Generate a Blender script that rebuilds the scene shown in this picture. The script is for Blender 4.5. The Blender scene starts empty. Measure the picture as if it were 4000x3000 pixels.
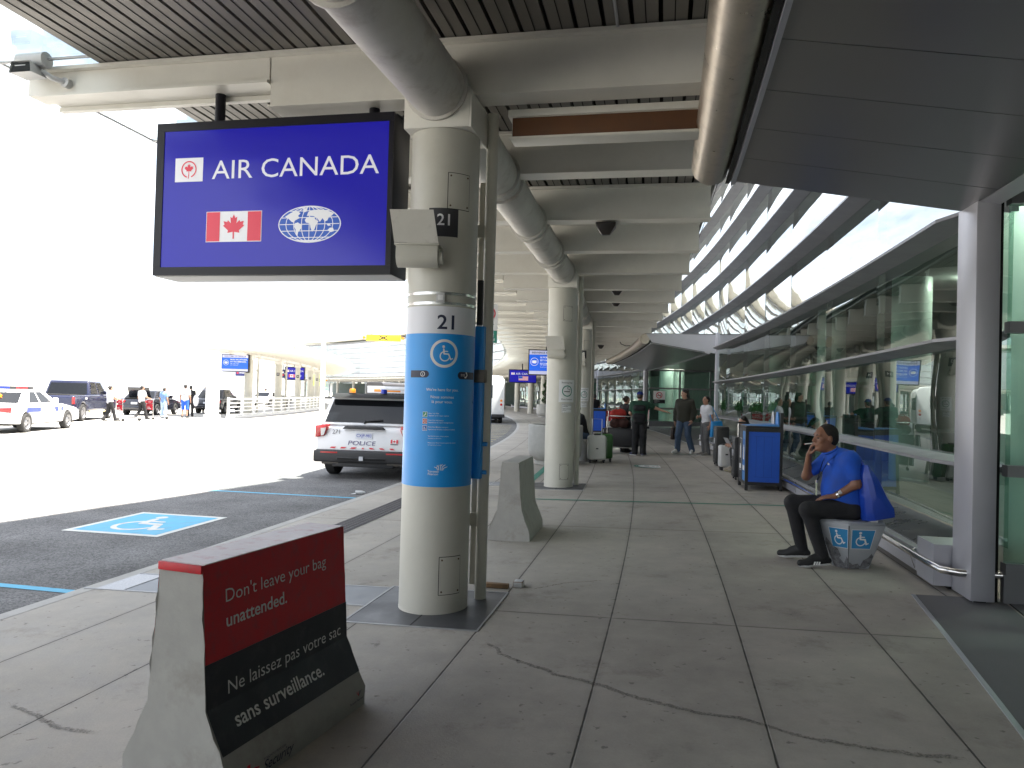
import bpy, bmesh, math, random
import numpy as np
from mathutils import Vector, Matrix
random.seed(7); rng = np.random.default_rng(7)
S = bpy.context.scene
COL = S.collection
R_ = math.radians
# ------------------------------------------------------------------ camera
cam = bpy.data.cameras.new("camera"); cam.sensor_width = 36.0; cam.lens = 36.0*2910/4000
cam.clip_start = 0.05; cam.clip_end = 3000
camo = bpy.data.objects.new("camera", cam); COL.objects.link(camo); S.camera = camo
PITCH, ROLL = 0.0157, 0.0275
camo.matrix_world = Matrix.Translation((0, 0, 1.6)) @ Matrix.Rotation(math.pi/2+PITCH, 4, 'X') @ Matrix.Rotation(ROLL, 4, 'Z')
# ------------------------------------------------------------------ world and sun
SUN_EL, SUN_AZ = R_(69.0), math.atan2(-0.20, 0.98)     # azimuth of the sun, measured from +x towards +y
w = bpy.data.worlds.new("World"); S.world = w; w.use_nodes = True
nt = w.node_tree; nt.nodes.clear()
out = nt.nodes.new('ShaderNodeOutputWorld'); bg = nt.nodes.new('ShaderNodeBackground')
sky = nt.nodes.new('ShaderNodeTexSky'); sky.sky_type = 'NISHITA'; sky.sun_disc = False
sky.sun_elevation = SUN_EL; sky.sun_rotation = math.pi/2 - SUN_AZ
sky.air_density = 1.0; sky.dust_density = 1.5; sky.ozone_density = 1.0
tc = nt.nodes.new('ShaderNodeTexCoord'); mp = nt.nodes.new('ShaderNodeMapping'); mp.inputs['Scale'].default_value = (1, 1, 2.2)
cl = nt.nodes.new('ShaderNodeTexNoise'); cl.inputs['Scale'].default_value = 2.3; cl.inputs['Detail'].default_value = 9; cl.inputs['Roughness'].default_value = .62
rp = nt.nodes.new('ShaderNodeValToRGB'); rp.color_ramp.elements[0].position = .37; rp.color_ramp.elements[1].position = .60
mx = nt.nodes.new('ShaderNodeMix'); mx.data_type = 'RGBA'; mx.inputs[7].default_value = (9.0, 9.3, 9.8, 1)
L = nt.links.new
L(tc.outputs['Generated'], mp.inputs[0]); L(mp.outputs[0], cl.inputs[0]); L(cl.outputs['Fac'], rp.inputs[0]); L(rp.outputs[0], mx.inputs[0])
L(sky.outputs[0], mx.inputs[6]); L(mx.outputs[2], bg.inputs[0]); L(bg.outputs[0], out.inputs[0])
bg.inputs[1].default_value = 0.055
sl = bpy.data.lights.new("sun", 'SUN'); sl.energy = 5.0; sl.angle = R_(0.5); sl.color = (1.0, .93, .83)
so = bpy.data.objects.new("sun", sl); COL.objects.link(so)
sd = Vector((math.cos(SUN_EL)*math.cos(SUN_AZ), math.cos(SUN_EL)*math.sin(SUN_AZ), math.sin(SUN_EL)))
so.rotation_euler = sd.to_track_quat('Z', 'Y').to_euler(); so.location = sd*80
S.view_settings.view_transform = 'Standard'; S.view_settings.look = 'None'
S.view_settings.exposure = 2.6; S.view_settings.gamma = 1.0
S.cycles.max_bounces = 8; S.cycles.diffuse_bounces = 5; S.cycles.glossy_bounces = 4; S.cycles.transparent_max_bounces = 16
S.cycles.use_denoising = True; S.cycles.sample_clamp_indirect = 6
# ------------------------------------------------------------------ the curved kerbside: everything runs round one circle
CX, CY, R0, XS = -186.77, 44.09, 190.58, 0.0241
def ang(arc): return R_(-13) + arc/R0
def W(rad, arc, z=0.0):
    a = ang(arc); return Vector((CX+(R0+rad)*math.cos(a), CY+(R0+rad)*math.sin(a), z))
def zg(rad): return XS*rad if rad > -3.3 else -0.13            # paving falls towards the kerb
def frame(rad, arc, z=None, turn=0.0):                            # local x = away from the road, y = along the kerb
    p = W(rad, arc, zg(rad) if z is None else z)
    return Matrix.Translation(p) @ Matrix.Rotation(ang(arc)+turn, 4, 'Z')
# ------------------------------------------------------------------ materials
MATS = {}
def mat(name, col, rough=.6, metal=0., var=0., scale=6., bump=0., bscale=60., dirt=None, dscale=2., damt=.5, emit=0., spec=.5, coat=0.):
    if name in MATS: return MATS[name]
    m = bpy.data.materials.new(name); m.use_nodes = True; t = m.node_tree; b = t.nodes['Principled BSDF']
    c = (*col, 1); b.inputs['Base Color'].default_value = c; b.inputs['Roughness'].default_value = rough; b.inputs['Metallic'].default_value = metal
    b.inputs['Specular IOR Level'].default_value = spec; b.inputs['Coat Weight'].default_value = coat
    l = t.links.new
    if var or bump or dirt:
        tcn = t.nodes.new('ShaderNodeTexCoord')
    if var:
        n = t.nodes.new('ShaderNodeTexNoise'); n.inputs['Scale'].default_value = scale; n.inputs['Detail'].default_value = 8; n.inputs['Roughness'].default_value = .65
        l(tcn.outputs['Object'], n.inputs[0])
        h = t.nodes.new('ShaderNodeMapRange'); h.inputs[1].default_value = .3; h.inputs[2].default_value = .7; h.inputs[3].default_value = 1-var; h.inputs[4].default_value = 1+var
        l(n.outputs['Fac'], h.inputs[0])
        v = t.nodes.new('ShaderNodeVectorMath'); v.operation = 'SCALE'; v.inputs[0].default_value = col; l(h.outputs[0], v.inputs['Scale'])
        src = v.outputs[0]
        if dirt:
            n2 = t.nodes.new('ShaderNodeTexNoise'); n2.inputs['Scale'].default_value = dscale; n2.inputs['Detail'].default_value = 10; n2.inputs['Roughness'].default_value = .7
            l(tcn.outputs['Object'], n2.inputs[0])
            r2 = t.nodes.new('ShaderNodeMapRange'); r2.inputs[1].default_value = .52; r2.inputs[2].default_value = .72; r2.inputs[3].default_value = 0; r2.inputs[4].default_value = damt
            l(n2.outputs['Fac'], r2.inputs[0])
            mm = t.nodes.new('ShaderNodeMix'); mm.data_type = 'RGBA'; l(r2.outputs[0], mm.inputs[0]); l(src, mm.inputs[6]); mm.inputs[7].default_value = (*dirt, 1)
            src = mm.outputs[2]
        l(src, b.inputs['Base Color'])
        rr = t.nodes.new('ShaderNodeMapRange'); rr.inputs[1].default_value = .3; rr.inputs[2].default_value = .7; rr.inputs[3].default_value = max(.03, rough-.12*min(1, rough*2)); rr.inputs[4].default_value = min(1, rough+.12*min(1, rough*2))
        l(n.outputs['Fac'], rr.inputs[0]); l(rr.outputs[0], b.inputs['Roughness'])
    if bump:
        n3 = t.nodes.new('ShaderNodeTexNoise'); n3.inputs['Scale'].default_value = bscale; n3.inputs['Detail'].default_value = 4
        l(tcn.outputs['Object'], n3.inputs[0])
        bp = t.nodes.new('ShaderNodeBump'); bp.inputs['Strength'].default_value = bump; bp.inputs['Distance'].default_value = .004
        l(n3.outputs['Fac'], bp.inputs['Height']); l(bp.outputs[0], b.inputs['Normal'])
    if emit:
        b.inputs['Emission Color'].default_value = c; b.inputs['Emission Strength'].default_value = emit
    MATS[name] = m; return m
def glassmat(name, tint, ior=1.9, gloss=(.95, .97, .97), rough=0.0, wave=0., fmin=0., wscale=.9):
    if name in MATS: return MATS[name]
    m = bpy.data.materials.new(name); m.use_nodes = True; t = m.node_tree; t.nodes.clear(); l = t.links.new
    o = t.nodes.new('ShaderNodeOutputMaterial'); tr = t.nodes.new('ShaderNodeBsdfTransparent'); gl = t.nodes.new('ShaderNodeBsdfGlossy')
    tr.inputs[0].default_value = (*tint, 1); gl.inputs[0].default_value = (*gloss, 1); gl.inputs['Roughness'].default_value = rough
    fr = t.nodes.new('ShaderNodeLayerWeight'); fr.inputs[0].default_value = .5
    pw = t.nodes.new('ShaderNodeMath'); pw.operation = 'POWER'; l(fr.outputs['Facing'], pw.inputs[0]); pw.inputs[1].default_value = 4.0
    mr = t.nodes.new('ShaderNodeMapRange'); mr.inputs[3].default_value = ((ior-1)/(ior+1))**2+fmin; mr.inputs[4].default_value = 1.0
    l(pw.outputs[0], mr.inputs[0])
    mi = t.nodes.new('ShaderNodeMixShader'); l(mr.outputs[0], mi.inputs[0]); l(tr.outputs[0], mi.inputs[1]); l(gl.outputs[0], mi.inputs[2]); l(mi.outputs[0], o.inputs[0])
    if wave:
        tcn = t.nodes.new('ShaderNodeTexCoord'); n3 = t.nodes.new('ShaderNodeTexNoise'); n3.inputs['Scale'].default_value = wscale; n3.inputs['Detail'].default_value = 1.5
        l(tcn.outputs['Object'], n3.inputs[0])
        bp = t.nodes.new('ShaderNodeBump'); bp.inputs['Strength'].default_value = 1.0; bp.inputs['Distance'].default_value = wave
        l(n3.outputs['Fac'], bp.inputs['Height']); l(bp.outputs[0], gl.inputs['Normal'])
    MATS[name] = m; return m
# ------------------------------------------------------------------ mesh building
class MB:
    def __init__(s): s.v = []; s.f = []; s.m = []
    def add(s, vs, fs, mi=0, M=None):
        o = len(s.v)
        if M is not None: vs = [tuple(M @ Vector(p)) for p in vs]
        s.v += [tuple(p) for p in vs]; s.f += [tuple(i+o for i in f) for f in fs]; s.m += [mi]*len(fs); return s
    def box(s, x0, x1, y0, y1, z0, z1, mi=0, M=None):
        vs = [(x0,y0,z0),(x1,y0,z0),(x1,y1,z0),(x0,y1,z0),(x0,y0,z1),(x1,y0,z1),(x1,y1,z1),(x0,y1,z1)]
        return s.add(vs, [(0,3,2,1),(4,5,6,7),(0,1,5,4),(1,2,6,5),(2,3,7,6),(3,0,4,7)], mi, M)
    def prism(s, poly, ax, a0, a1, mi=0, M=None, taper=None):
        # polygon in the plane normal to ax, extruded from a0 to a1
        n = len(poly)
        def P(p, a):
            return (a, p[0], p[1]) if ax == 'x' else ((p[0], a, p[1]) if ax == 'y' else (p[0], p[1], a))
        top = taper or poly
        vs = [P(p, a0) for p in poly]+[P(p, a1) for p in top]
        fs = [tuple(range(n))[::-1], tuple(range(n, 2*n))]+[(i, (i+1) % n, n+(i+1) % n, n+i) for i in range(n)]
        return s.add(vs, fs, mi, M)
    def tube(s, pts, r, n=12, mi=0, M=None, caps=True):
        pts = [Vector(p) for p in pts]; rs = r if isinstance(r, (list, tuple)) else [r]*len(pts)
        vs = []; fs = []; pu = None
        for i, p in enumerate(pts):
            d = (pts[min(i+1, len(pts)-1)]-pts[max(i-1, 0)]).normalized()
            if pu is None:
                u = d.orthogonal().normalized()
            else:
                u = (pu-d*pu.dot(d)).normalized()
            pu = u; q = d.cross(u)
            for k in range(n):
                a = 2*math.pi*k/n; vs.append(tuple(p+(u*math.cos(a)+q*math.sin(a))*rs[i]))
        for i in range(len(pts)-1):
            for k in range(n):
                fs.append((i*n+k, i*n+(k+1) % n, (i+1)*n+(k+1) % n, (i+1)*n+k))
        if caps:
            fs.append(tuple(range(n))[::-1]); fs.append(tuple(range((len(pts)-1)*n, len(pts)*n)))
        return s.add(vs, fs, mi, M)
    def lathe(s, prof, n=32, mi=0, M=None, cx=0, cy=0, a0=0., a1=2*math.pi):
        full = abs(a1-a0-2*math.pi) < 1e-6; k = n if full else n+1
        vs = []; fs = []
        for r, z in prof:
            for i in range(k):
                a = a0+(a1-a0)*i/n; vs.append((cx+r*math.cos(a), cy+r*math.sin(a), z))
        for j in range(len(prof)-1):
            for i in range(n):
                b = (i+1) % k
                fs.append((j*k+i, j*k+b, (j+1)*k+b, (j+1)*k+i))
        return s.add(vs, fs, mi, M)
    def ring(s, r0, r1, z0, z1, a0, a1, step=1.0, mi=0, off=None):
        # curved bar round the circle between two radii and two heights (zf: function of rad)
        n = max(1, int(math.ceil((a1-a0)/step))); vs = []; fs = []
        za = z0 if callable(z0) else (lambda r: z0); zb = z1 if callable(z1) else (lambda r: z1)
        for i in range(n+1):
            a = a0+(a1-a0)*i/n
            for r, z in ((r0, za(r0)), (r1, za(r1)), (r1, zb(r1)), (r0, zb(r0))): vs.append(tuple(W(r, a, z)))
        for i in range(n):
            for k in range(4): fs.append((4*i+k, 4*(i+1)+k, 4*(i+1)+(k+1) % 4, 4*i+(k+1) % 4))
        fs.append((0, 1, 2, 3)); fs.append((4*n+3, 4*n+2, 4*n+1, 4*n))
        return s.add(vs, fs, mi)
    def sweep(s, prof, a0, a1, step=1.0, mi=0, close=True, caps=True):
        # closed profile [(rad,z)] swept round the circle
        n = max(1, int(math.ceil((a1-a0)/step))); k = len(prof); vs = []; fs = []
        for i in range(n+1):
            a = a0+(a1-a0)*i/n
            for r, z in prof: vs.append(tuple(W(r, a, z)))
        for i in range(n):
            for j in range(k if close else k-1): fs.append((k*i+j, k*(i+1)+j, k*(i+1)+(j+1) % k, k*i+(j+1) % k))
        if caps and close: fs.append(tuple(range(k))); fs.append(tuple(range(k*n, k*n+k))[::-1])
        return s.add(vs, fs, mi)
    def sheet(s, r0, r1, zf, a0, a1, step=1.0, mi=0, nr=1):
        n = max(1, int(math.ceil((a1-a0)/step))); vs = []; fs = []; z = zf if callable(zf) else (lambda r: zf)
        for i in range(n+1):
            for j in range(nr+1):
                r = r0+(r1-r0)*j/nr; vs.append(tuple(W(r, a0+(a1-a0)*i/n, z(r))))
        q = nr+1
        for i in range(n):
            for j in range(nr): fs.append((q*i+j, q*i+j+1, q*(i+1)+j+1, q*(i+1)+j))
        return s.add(vs, fs, mi)
    def build(s, name, mats, parent=None, bevel=0., seg=2, smooth=30., world=False, recalc=True):
        me = bpy.data.meshes.new(name); vs = s.v
        if world and parent is not None:
            Mi = parent.matrix_basis.inverted(); vs = [tuple(Mi @ Vector(p)) for p in vs]
        me.from_pydata(vs, [], s.f)
        for m in (mats if isinstance(mats, (list, tuple)) else [mats]): me.materials.append(m)
        me.polygons.foreach_set('material_index', s.m)
        if bevel or recalc:
            bm = bmesh.new(); bm.from_mesh(me)
            if recalc: bmesh.ops.recalc_face_normals(bm, faces=bm.faces)
            if bevel:
                es = [e for e in bm.edges if len(e.link_faces) == 2 and e.calc_face_angle(0) > .45]
                bmesh.ops.bevel(bm, geom=es, offset=bevel, segments=seg, profile=.5, affect='EDGES', clamp_overlap=True)
            bm.to_mesh(me); bm.free()
        if smooth:
            me.polygons.foreach_set('use_smooth', [True]*len(me.polygons)); me.set_sharp_from_angle(angle=R_(smooth))
        o = bpy.data.objects.new(name, me); COL.objects.link(o)
        if parent is not None: o.parent = parent
        return o
def tag(o, label=None, cat=None, group=None, kind=None):
    if label: o['label'] = label
    if cat: o['category'] = cat
    if group: o['group'] = group
    if kind: o['kind'] = kind
    return o
def thing(name, label, cat, M=None, group=None):
    o = bpy.data.objects.new(name, None); o.empty_display_size = .2; COL.objects.link(o)
    if M is not None: o.matrix_basis = M
    return tag(o, label, cat, group)
def copy_tree(o, parent=None):
    c = o.copy(); COL.objects.link(c)
    if parent is not None: c.parent = parent
    for ch in list(o.children): copy_tree(ch, c)
    return c
def place(o, M, label=None, group=None):
    o.matrix_basis = M
    if label: o['label'] = label
    if group: o['group'] = group
    return o
def ground_tag(o, label, cat): return tag(o, label, cat, kind='structure')
# ------------------------------------------------------------------ flat artwork (text, symbols) as thin real geometry
_TC = {}
def text_geo(s, bold=0., shear=0., spacing=1.):
    k = (s, bold, shear, spacing)
    if k in _TC: return _TC[k]
    cu = bpy.data.curves.new('lettering', 'FONT'); cu.body = s; cu.size = 1; cu.align_x = 'CENTER'; cu.align_y = 'CENTER'
    cu.offset = bold; cu.shear = shear; cu.space_character = spacing; cu.resolution_u = 3
    ob = bpy.data.objects.new('lettering', cu); me = ob.to_mesh()
    vs = [tuple(v.co) for v in me.vertices]; fs = [tuple(p.vertices) for p in me.polygons]
    ob.to_mesh_clear(); bpy.data.objects.remove(ob); bpy.data.curves.remove(cu)
    if vs:
        xs = [v[0] for v in vs]; ys = [v[1] for v in vs]; cx, cy = (min(xs)+max(xs))/2, (min(ys)+max(ys))/2
        hh = 1.0; vs = [(x-cx, y-cy, 0) for x, y, z in vs]
    _TC[k] = (vs, fs); return _TC[k]
class Art:
    """collects flat shapes in a (u,v) plane; each has a material index and a layer"""
    def __init__(s): s.items = []
    def poly(s, pts, mi=0, lay=1): s.items.append(([(p[0], p[1]) for p in pts], [tuple(range(len(pts)))], mi, lay)); return s
    def rect(s, u0, v0, u1, v1, mi=0, lay=1, nu=1):
        pts = []; fs = []
        for i in range(nu+1): u = u0+(u1-u0)*i/nu; pts += [(u, v0), (u, v1)]
        for i in range(nu): fs.append((2*i, 2*i+2, 2*i+3, 2*i+1))
        s.items.append((pts, fs, mi, lay)); return s
    def text(s, st, u, v, h, mi=0, lay=2, bold=0., shear=0., width=None, align='c', spacing=1.):
        vs, fs = text_geo(st, bold, shear, spacing)
        if not vs: return s
        xs = [p[0] for p in vs]; wd = max(xs)-min(xs); sc = h/0.72; sx = sc if width is None else width/wd
        du = 0 if align == 'c' else (wd*sx/2 if align == 'l' else -wd*sx/2)
        s.items.append(([(u+du+p[0]*sx, v+p[1]*sc) for p in vs], fs, mi, lay)); return s
    def disc(s, u, v, r, mi=0, lay=1, n=28, ry=None):
        ry = ry or r; return s.poly([(u+r*math.cos(2*math.pi*i/n), v+ry*math.sin(2*math.pi*i/n)) for i in range(n)], mi, lay)
    def arc(s, u, v, r0, r1, a0=0., a1=360., mi=0, lay=2, n=32, ky=1.):
        pts = []; fs = []
        for i in range(n+1):
            a = R_(a0+(a1-a0)*i/n); c, q = math.cos(a), math.sin(a)*ky; pts += [(u+r0*c, v+r0*q), (u+r1*c, v+r1*q)]
        for i in range(n): fs.append((2*i, 2*i+1, 2*i+3, 2*i+2))
        s.items.append((pts, fs, mi, lay)); return s
    def stroke(s, pts, wd, mi=0, lay=2, caps=True):
        for a, b in zip(pts[:-1], pts[1:]):
            d = (Vector(b)-Vector(a)).normalized(); n = Vector((-d.y, d.x))*wd/2; a_, b_ = Vector(a), Vector(b)
            s.poly([a_-n, b_-n, b_+n, a_+n], mi, lay)
            if caps: s.disc(b[0], b[1], wd/2, mi, lay+.1, 10); s.disc(a[0], a[1], wd/2, mi, lay+.1, 10)
        return s
    def put(s, fn, name, mats, parent=None, gap=.0022, smooth=0, sub=0.):
        """fn(u, v, height off the surface) -> local point"""
        b = MB()
        for i, (pts, fs, mi, lay) in enumerate(s.items):
            us = [p[0] for p in pts]
            if sub and max(us)-min(us) > sub*1.3:
                bm = bmesh.new(); vv = [bm.verts.new((p[0], p[1], 0)) for p in pts]
                for f in fs:
                    try: bm.faces.new([vv[q] for q in f])
                    except ValueError: pass
                k = math.ceil(min(us)/sub)*sub
                while k < max(us):
                    bmesh.ops.bisect_plane(bm, geom=bm.verts[:]+bm.edges[:]+bm.faces[:], plane_co=(k, 0, 0), plane_no=(1, 0, 0)); k += sub
                bm.verts.index_update(); pts = [(v.co.x, v.co.y) for v in bm.verts]; fs = [tuple(v.index for v in f.verts) for f in bm.faces]; bm.free()
            b.add([tuple(fn(p[0], p[1], gap*lay+.000006*i)) for p in pts], fs, mi)
        return b.build(name, mats, parent, smooth=smooth, recalc=False)
LEAF = [(0,1),(.11,.78),(.25,.85),(.2,.47),(.42,.66),(.47,.55),(.74,.6),(.66,.4),(.77,.33),(.4,.05),(.44,-.1),(.05,-.04),(.05,-.45),(-.05,-.45),(-.05,-.04),(-.44,-.1),(-.4,.05),(-.77,.33),(-.66,.4),(-.74,.6),(-.47,.55),(-.42,.66),(-.2,.47),(-.25,.85),(-.11,.78)]
def leaf(A, u, v, h, mi, lay=3): return A.poly([(u+x*h*.62, v+(y-.28)*h*.69) for x, y in LEAF], mi, lay)
def flag(A, u, v, h, red, white, lay=2):
    A.rect(u-h, v-h/2, u+h, v+h/2, white, lay); A.rect(u-h*.98, v-h*.48, u-h*.5, v+h*.48, red, lay+1); A.rect(u+h*.5, v-h*.48, u+h*.98, v+h*.48, red, lay+1)
    return leaf(A, u, v, h*.8, red, lay+1)
def wheelchair(A, u, v, h, mi, lay=3, k=1.0):
    # seated figure facing right, h = overall height
    q = h
    A.disc(u-.16*q, v+.42*q, .085*q, mi, lay, 18)
    A.stroke([(u-.15*q, v+.27*q), (u-.12*q, v-.02*q), (u+.16*q, v-.03*q), (u+.31*q, v-.36*q)], .105*q*k, mi, lay)
    A.stroke([(u+.31*q, v-.36*q), (u+.42*q, v-.30*q)], .085*q*k, mi, lay)
    A.stroke([(u-.13*q, v+.14*q), (u+.10*q, v+.13*q)], .07*q*k, mi, lay)
    A.arc(u-.07*q, v-.17*q, .25*q, .325*q, 112, 345, mi, lay, 26)
    return A
# ------------------------------------------------------------------ shared materials
concrete = mat('paving concrete', (.30, .292, .272), .85)
M_white_steel = mat('painted cream steel', (.70, .68, .62), .45, var=.07, scale=2.2, dirt=(.33, .29, .23), dscale=1.1, damt=.30)
M_cream = mat('cream column paint', (.52, .505, .445), .42, var=.05, scale=3, dirt=(.36, .33, .27), dscale=1.6, damt=.25, bump=.08, bscale=25)
M_pipe = mat('weathered pipe paint', (.55, .53, .49), .5, var=.16, scale=1.6, dirt=(.22, .17, .12), dscale=3.4, damt=.5)
M_dark = mat('dark gap', (.015, .015, .016), .7)
M_black = mat('black metal', (.018, .018, .02), .38, var=.12, scale=8)
M_blackp = mat('black plastic', (.022, .022, .024), .5, var=.12, scale=10)
M_rubber = mat('tyre rubber', (.02, .02, .02), .85, var=.15, scale=20)
M_alu = mat('satin aluminium', (.50, .51, .55), .40, .75, var=.06, scale=3)
M_steel = mat('polished steel', (.62, .61, .60), .22, 1., var=.05, scale=9)
M_chrome = mat('bright chrome', (.75, .75, .75), .1, 1.)
M_white = mat('white paint', (.78, .78, .77), .4, var=.03, scale=4)
M_wlet = mat('white lettering', (.78, .78, .78), .5)
M_red = mat('red paint', (.42, .012, .018), .45, var=.08, scale=7)
M_redv = mat('red vinyl', (.62, .02, .04), .4)
M_navy = mat('navy lettering', (.012, .018, .05), .5)
M_blue = mat('column wrap blue', (.012, .29, .74), .35, var=.04, scale=3)
M_wrapw = mat('column wrap white', (.70, .70, .74), .4)
M_green = mat('green line paint', (.015, .20, .14), .6, var=.12, scale=9)
M_ltgrey = mat('light grey panel', (.55, .55, .55), .5, var=.05, scale=5)
M_brown = mat('rusty brown mesh', (.12, .050, .02), .7, var=.25, scale=3)
M_hole = mat('deep black', (.006, .006, .006), .9)
# ================================================================== ground, road, paving
def concrete_nodes():
    t = concrete.node_tree; b = t.nodes['Principled BSDF']; l = t.links.new; N = t.nodes.new
    g = N('ShaderNodeNewGeometry'); sub = N('ShaderNodeVectorMath'); sub.operation = 'SUBTRACT'; sub.inputs[1].default_value = (CX, CY, 0); l(g.outputs['Position'], sub.inputs[0])
    sx = N('ShaderNodeSeparateXYZ'); l(sub.outputs[0], sx.inputs[0])
    def M(op, a, b_=None, c=None):
        n = N('ShaderNodeMath'); n.operation = op
        for i, q in enumerate((a, b_, c)):
            if q is None: continue
            if isinstance(q, (int, float)): n.inputs[i].default_value = q
            else: l(q, n.inputs[i])
        return n.outputs[0]
    rad = M('SUBTRACT', M('SQRT', M('ADD', M('MULTIPLY', sx.outputs[0], sx.outputs[0]), M('MULTIPLY', sx.outputs[1], sx.outputs[1]))), R0)
    arc = M('MULTIPLY', M('ADD', M('ARCTAN2', sx.outputs[1], sx.outputs[0]), R_(13)), R0)
    # saw-cut joints: 0.87 m apart round the circle, about 3.8 m apart across it
    jr = M('ABSOLUTE', M('SUBTRACT', M('FLOORED_MODULO', M('ADD', rad, -0.035+.4333), .8667), .4333))
    ja = M('ABSOLUTE', M('SUBTRACT', M('FLOORED_MODULO', M('ADD', arc, -4.45+1.885), 3.77), 1.885))
    nz = N('ShaderNodeTexNoise'); nz.inputs['Scale'].default_value = 9; nz.inputs['Detail'].default_value = 5; l(g.outputs['Position'], nz.inputs[0])
    wob = M('MULTIPLY', M('SUBTRACT', nz.outputs['Fac'], .5), .006)
    d = M('MINIMUM', M('ADD', jr, wob), M('ADD', ja, wob))
    groove = M('SUBTRACT', 1.0, N_smooth(t, d, .002, .0075))
    edge = M('SUBTRACT', 1.0, N_smooth(t, d, .0, .05))
    def noise(sc, det, ro, lo, hi, dist=0.):
        n = N('ShaderNodeTexNoise'); n.inputs['Scale'].default_value = sc; n.inputs['Detail'].default_value = det; n.inputs['Roughness'].default_value = ro; n.inputs['Distortion'].default_value = dist
        l(g.outputs['Position'], n.inputs[0]); r = N('ShaderNodeMapRange'); r.inputs[1].default_value = lo; r.inputs[2].default_value = hi; l(n.outputs['Fac'], r.inputs[0]); return r.outputs[0]
    big = noise(.7, 6, .6, .32, .68); mid = noise(4.5, 9, .68, .34, .66); fine = noise(85, 3, .6, .3, .7); blot = noise(1.3, 11, .74, .56, .70); spot = noise(17, 4, .55, .66, .71)
    # slab-to-slab tone
    ir = M('FLOOR', M('DIVIDE', M('ADD', rad, -0.035), .8667)); ia = M('FLOOR', M('DIVIDE', M('ADD', arc, -4.45), 3.77))
    wn = N('ShaderNodeTexWhiteNoise'); wn.noise_dimensions = '2D'; cb = N('ShaderNodeCombineXYZ'); l(ir, cb.inputs[0]); l(ia, cb.inputs[1]); l(cb.outputs[0], wn.inputs['Vector'])
    tone = M('ADD', M('ADD', M('MULTIPLY', big, .26), M('MULTIPLY', mid, .24)), M('ADD', M('MULTIPLY', fine, .08), M('MULTIPLY', wn.outputs[0], .11)))
    tone = M('ADD', tone, .70)
    tone = M('MULTIPLY', tone, M('SUBTRACT', 1.0, M('MULTIPLY', blot, .32)))
    tone = M('MULTIPLY', tone, M('SUBTRACT', 1.0, M('MULTIPLY', spot, .45)))
    tone = M('MULTIPLY', tone, M('SUBTRACT', 1.0, M('MULTIPLY', edge, .10)))
    tone = M('MULTIPLY', tone, M('SUBTRACT', 1.0, M('MULTIPLY', groove, .82)))
    v = N('ShaderNodeVectorMath'); v.operation = 'SCALE'; v.inputs[0].default_value = (.352, .325, .287); l(tone, v.inputs['Scale'])
    wm = N('ShaderNodeMix'); wm.data_type = 'RGBA'; l(v.outputs[0], wm.inputs[6]); wm.inputs[7].default_value = (.25, .215, .175, 1); l(M('MULTIPLY', blot, .35), wm.inputs[0])
    l(wm.outputs[2], b.inputs['Base Color'])
    rr = N('ShaderNodeMapRange'); rr.inputs[3].default_value = .62; rr.inputs[4].default_value = .9; l(mid, rr.inputs[0]); l(rr.outputs[0], b.inputs['Roughness'])
    h = M('SUBTRACT', M('ADD', M('MULTIPLY', fine, .25), M('MULTIPLY', mid, .3)), M('MULTIPLY', groove, 2.0))
    bp = N('ShaderNodeBump'); bp.inputs['Strength'].default_value = .5; bp.inputs['Distance'].default_value = .004; l(h, bp.inputs['Height']); l(bp.outputs[0], b.inputs['Normal'])
def N_smooth(t, src, a, b):
    n = t.nodes.new('ShaderNodeMapRange'); n.interpolation_type = 'SMOOTHSTEP'; n.inputs[1].default_value = a; n.inputs[2].default_value = b; t.links.new(src, n.inputs[0]); return n.outputs[0]
concrete_nodes()
M_asph = mat('asphalt', (.105, .105, .108), .88, var=.22, scale=1.2)
def asphalt_nodes():
    t = M_asph.node_tree; b = t.nodes['Principled BSDF']; l = t.links.new; N = t.nodes.new
    g = N('ShaderNodeNewGeometry')
    vo = N('ShaderNodeTexVoronoi'); vo.inputs['Scale'].default_value = 75; l(g.outputs['Position'], vo.inputs['Vector'])
    n = N('ShaderNodeTexNoise'); n.inputs['Scale'].default_value = 1.1; n.inputs['Detail'].default_value = 9; n.inputs['Roughness'].default_value = .65; l(g.outputs['Position'], n.inputs[0])
    r = N('ShaderNodeMapRange'); r.inputs[1].default_value = .3; r.inputs[2].default_value = .7; r.inputs[3].default_value = .085; r.inputs[4].default_value = .155; l(n.outputs['Fac'], r.inputs[0])
    sp = N('ShaderNodeSeparateColor'); l(vo.outputs['Color'], sp.inputs[0])
    k = N('ShaderNodeMapRange'); k.inputs[1].default_value = 0; k.inputs[2].default_value = 1; k.inputs[3].default_value = .55; k.inputs[4].default_value = 1.65; l(sp.outputs[0], k.inputs[0])
    m = N('ShaderNodeMath'); m.operation = 'MULTIPLY'; l(r.outputs[0], m.inputs[0]); l(k.outputs[0], m.inputs[1])
    v = N('ShaderNodeVectorMath'); v.operation = 'SCALE'; v.inputs[0].default_value = (1, .99, .985); l(m.outputs[0], v.inputs['Scale']); l(v.outputs[0], b.inputs['Base Color'])
    bp = N('ShaderNodeBump'); bp.inputs['Strength'].default_value = .6; bp.inputs['Distance'].default_value = .006; l(vo.outputs['Distance'], bp.inputs['Height']); l(bp.outputs[0], b.inputs['Normal'])
asphalt_nodes()
M_kerb = mat('kerb concrete', (.40, .39, .37), .85, var=.14, scale=5, bump=.3, bscale=90, dirt=(.2, .19, .17), dscale=3, damt=.4)
ARC0, ARC1 = -22, 200
b = MB(); b.add([(-900, -900, -.30), (900, -900, -.30), (900, 900, -.30), (-900, 900, -.30)], [(0, 1, 2, 3)])
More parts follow.
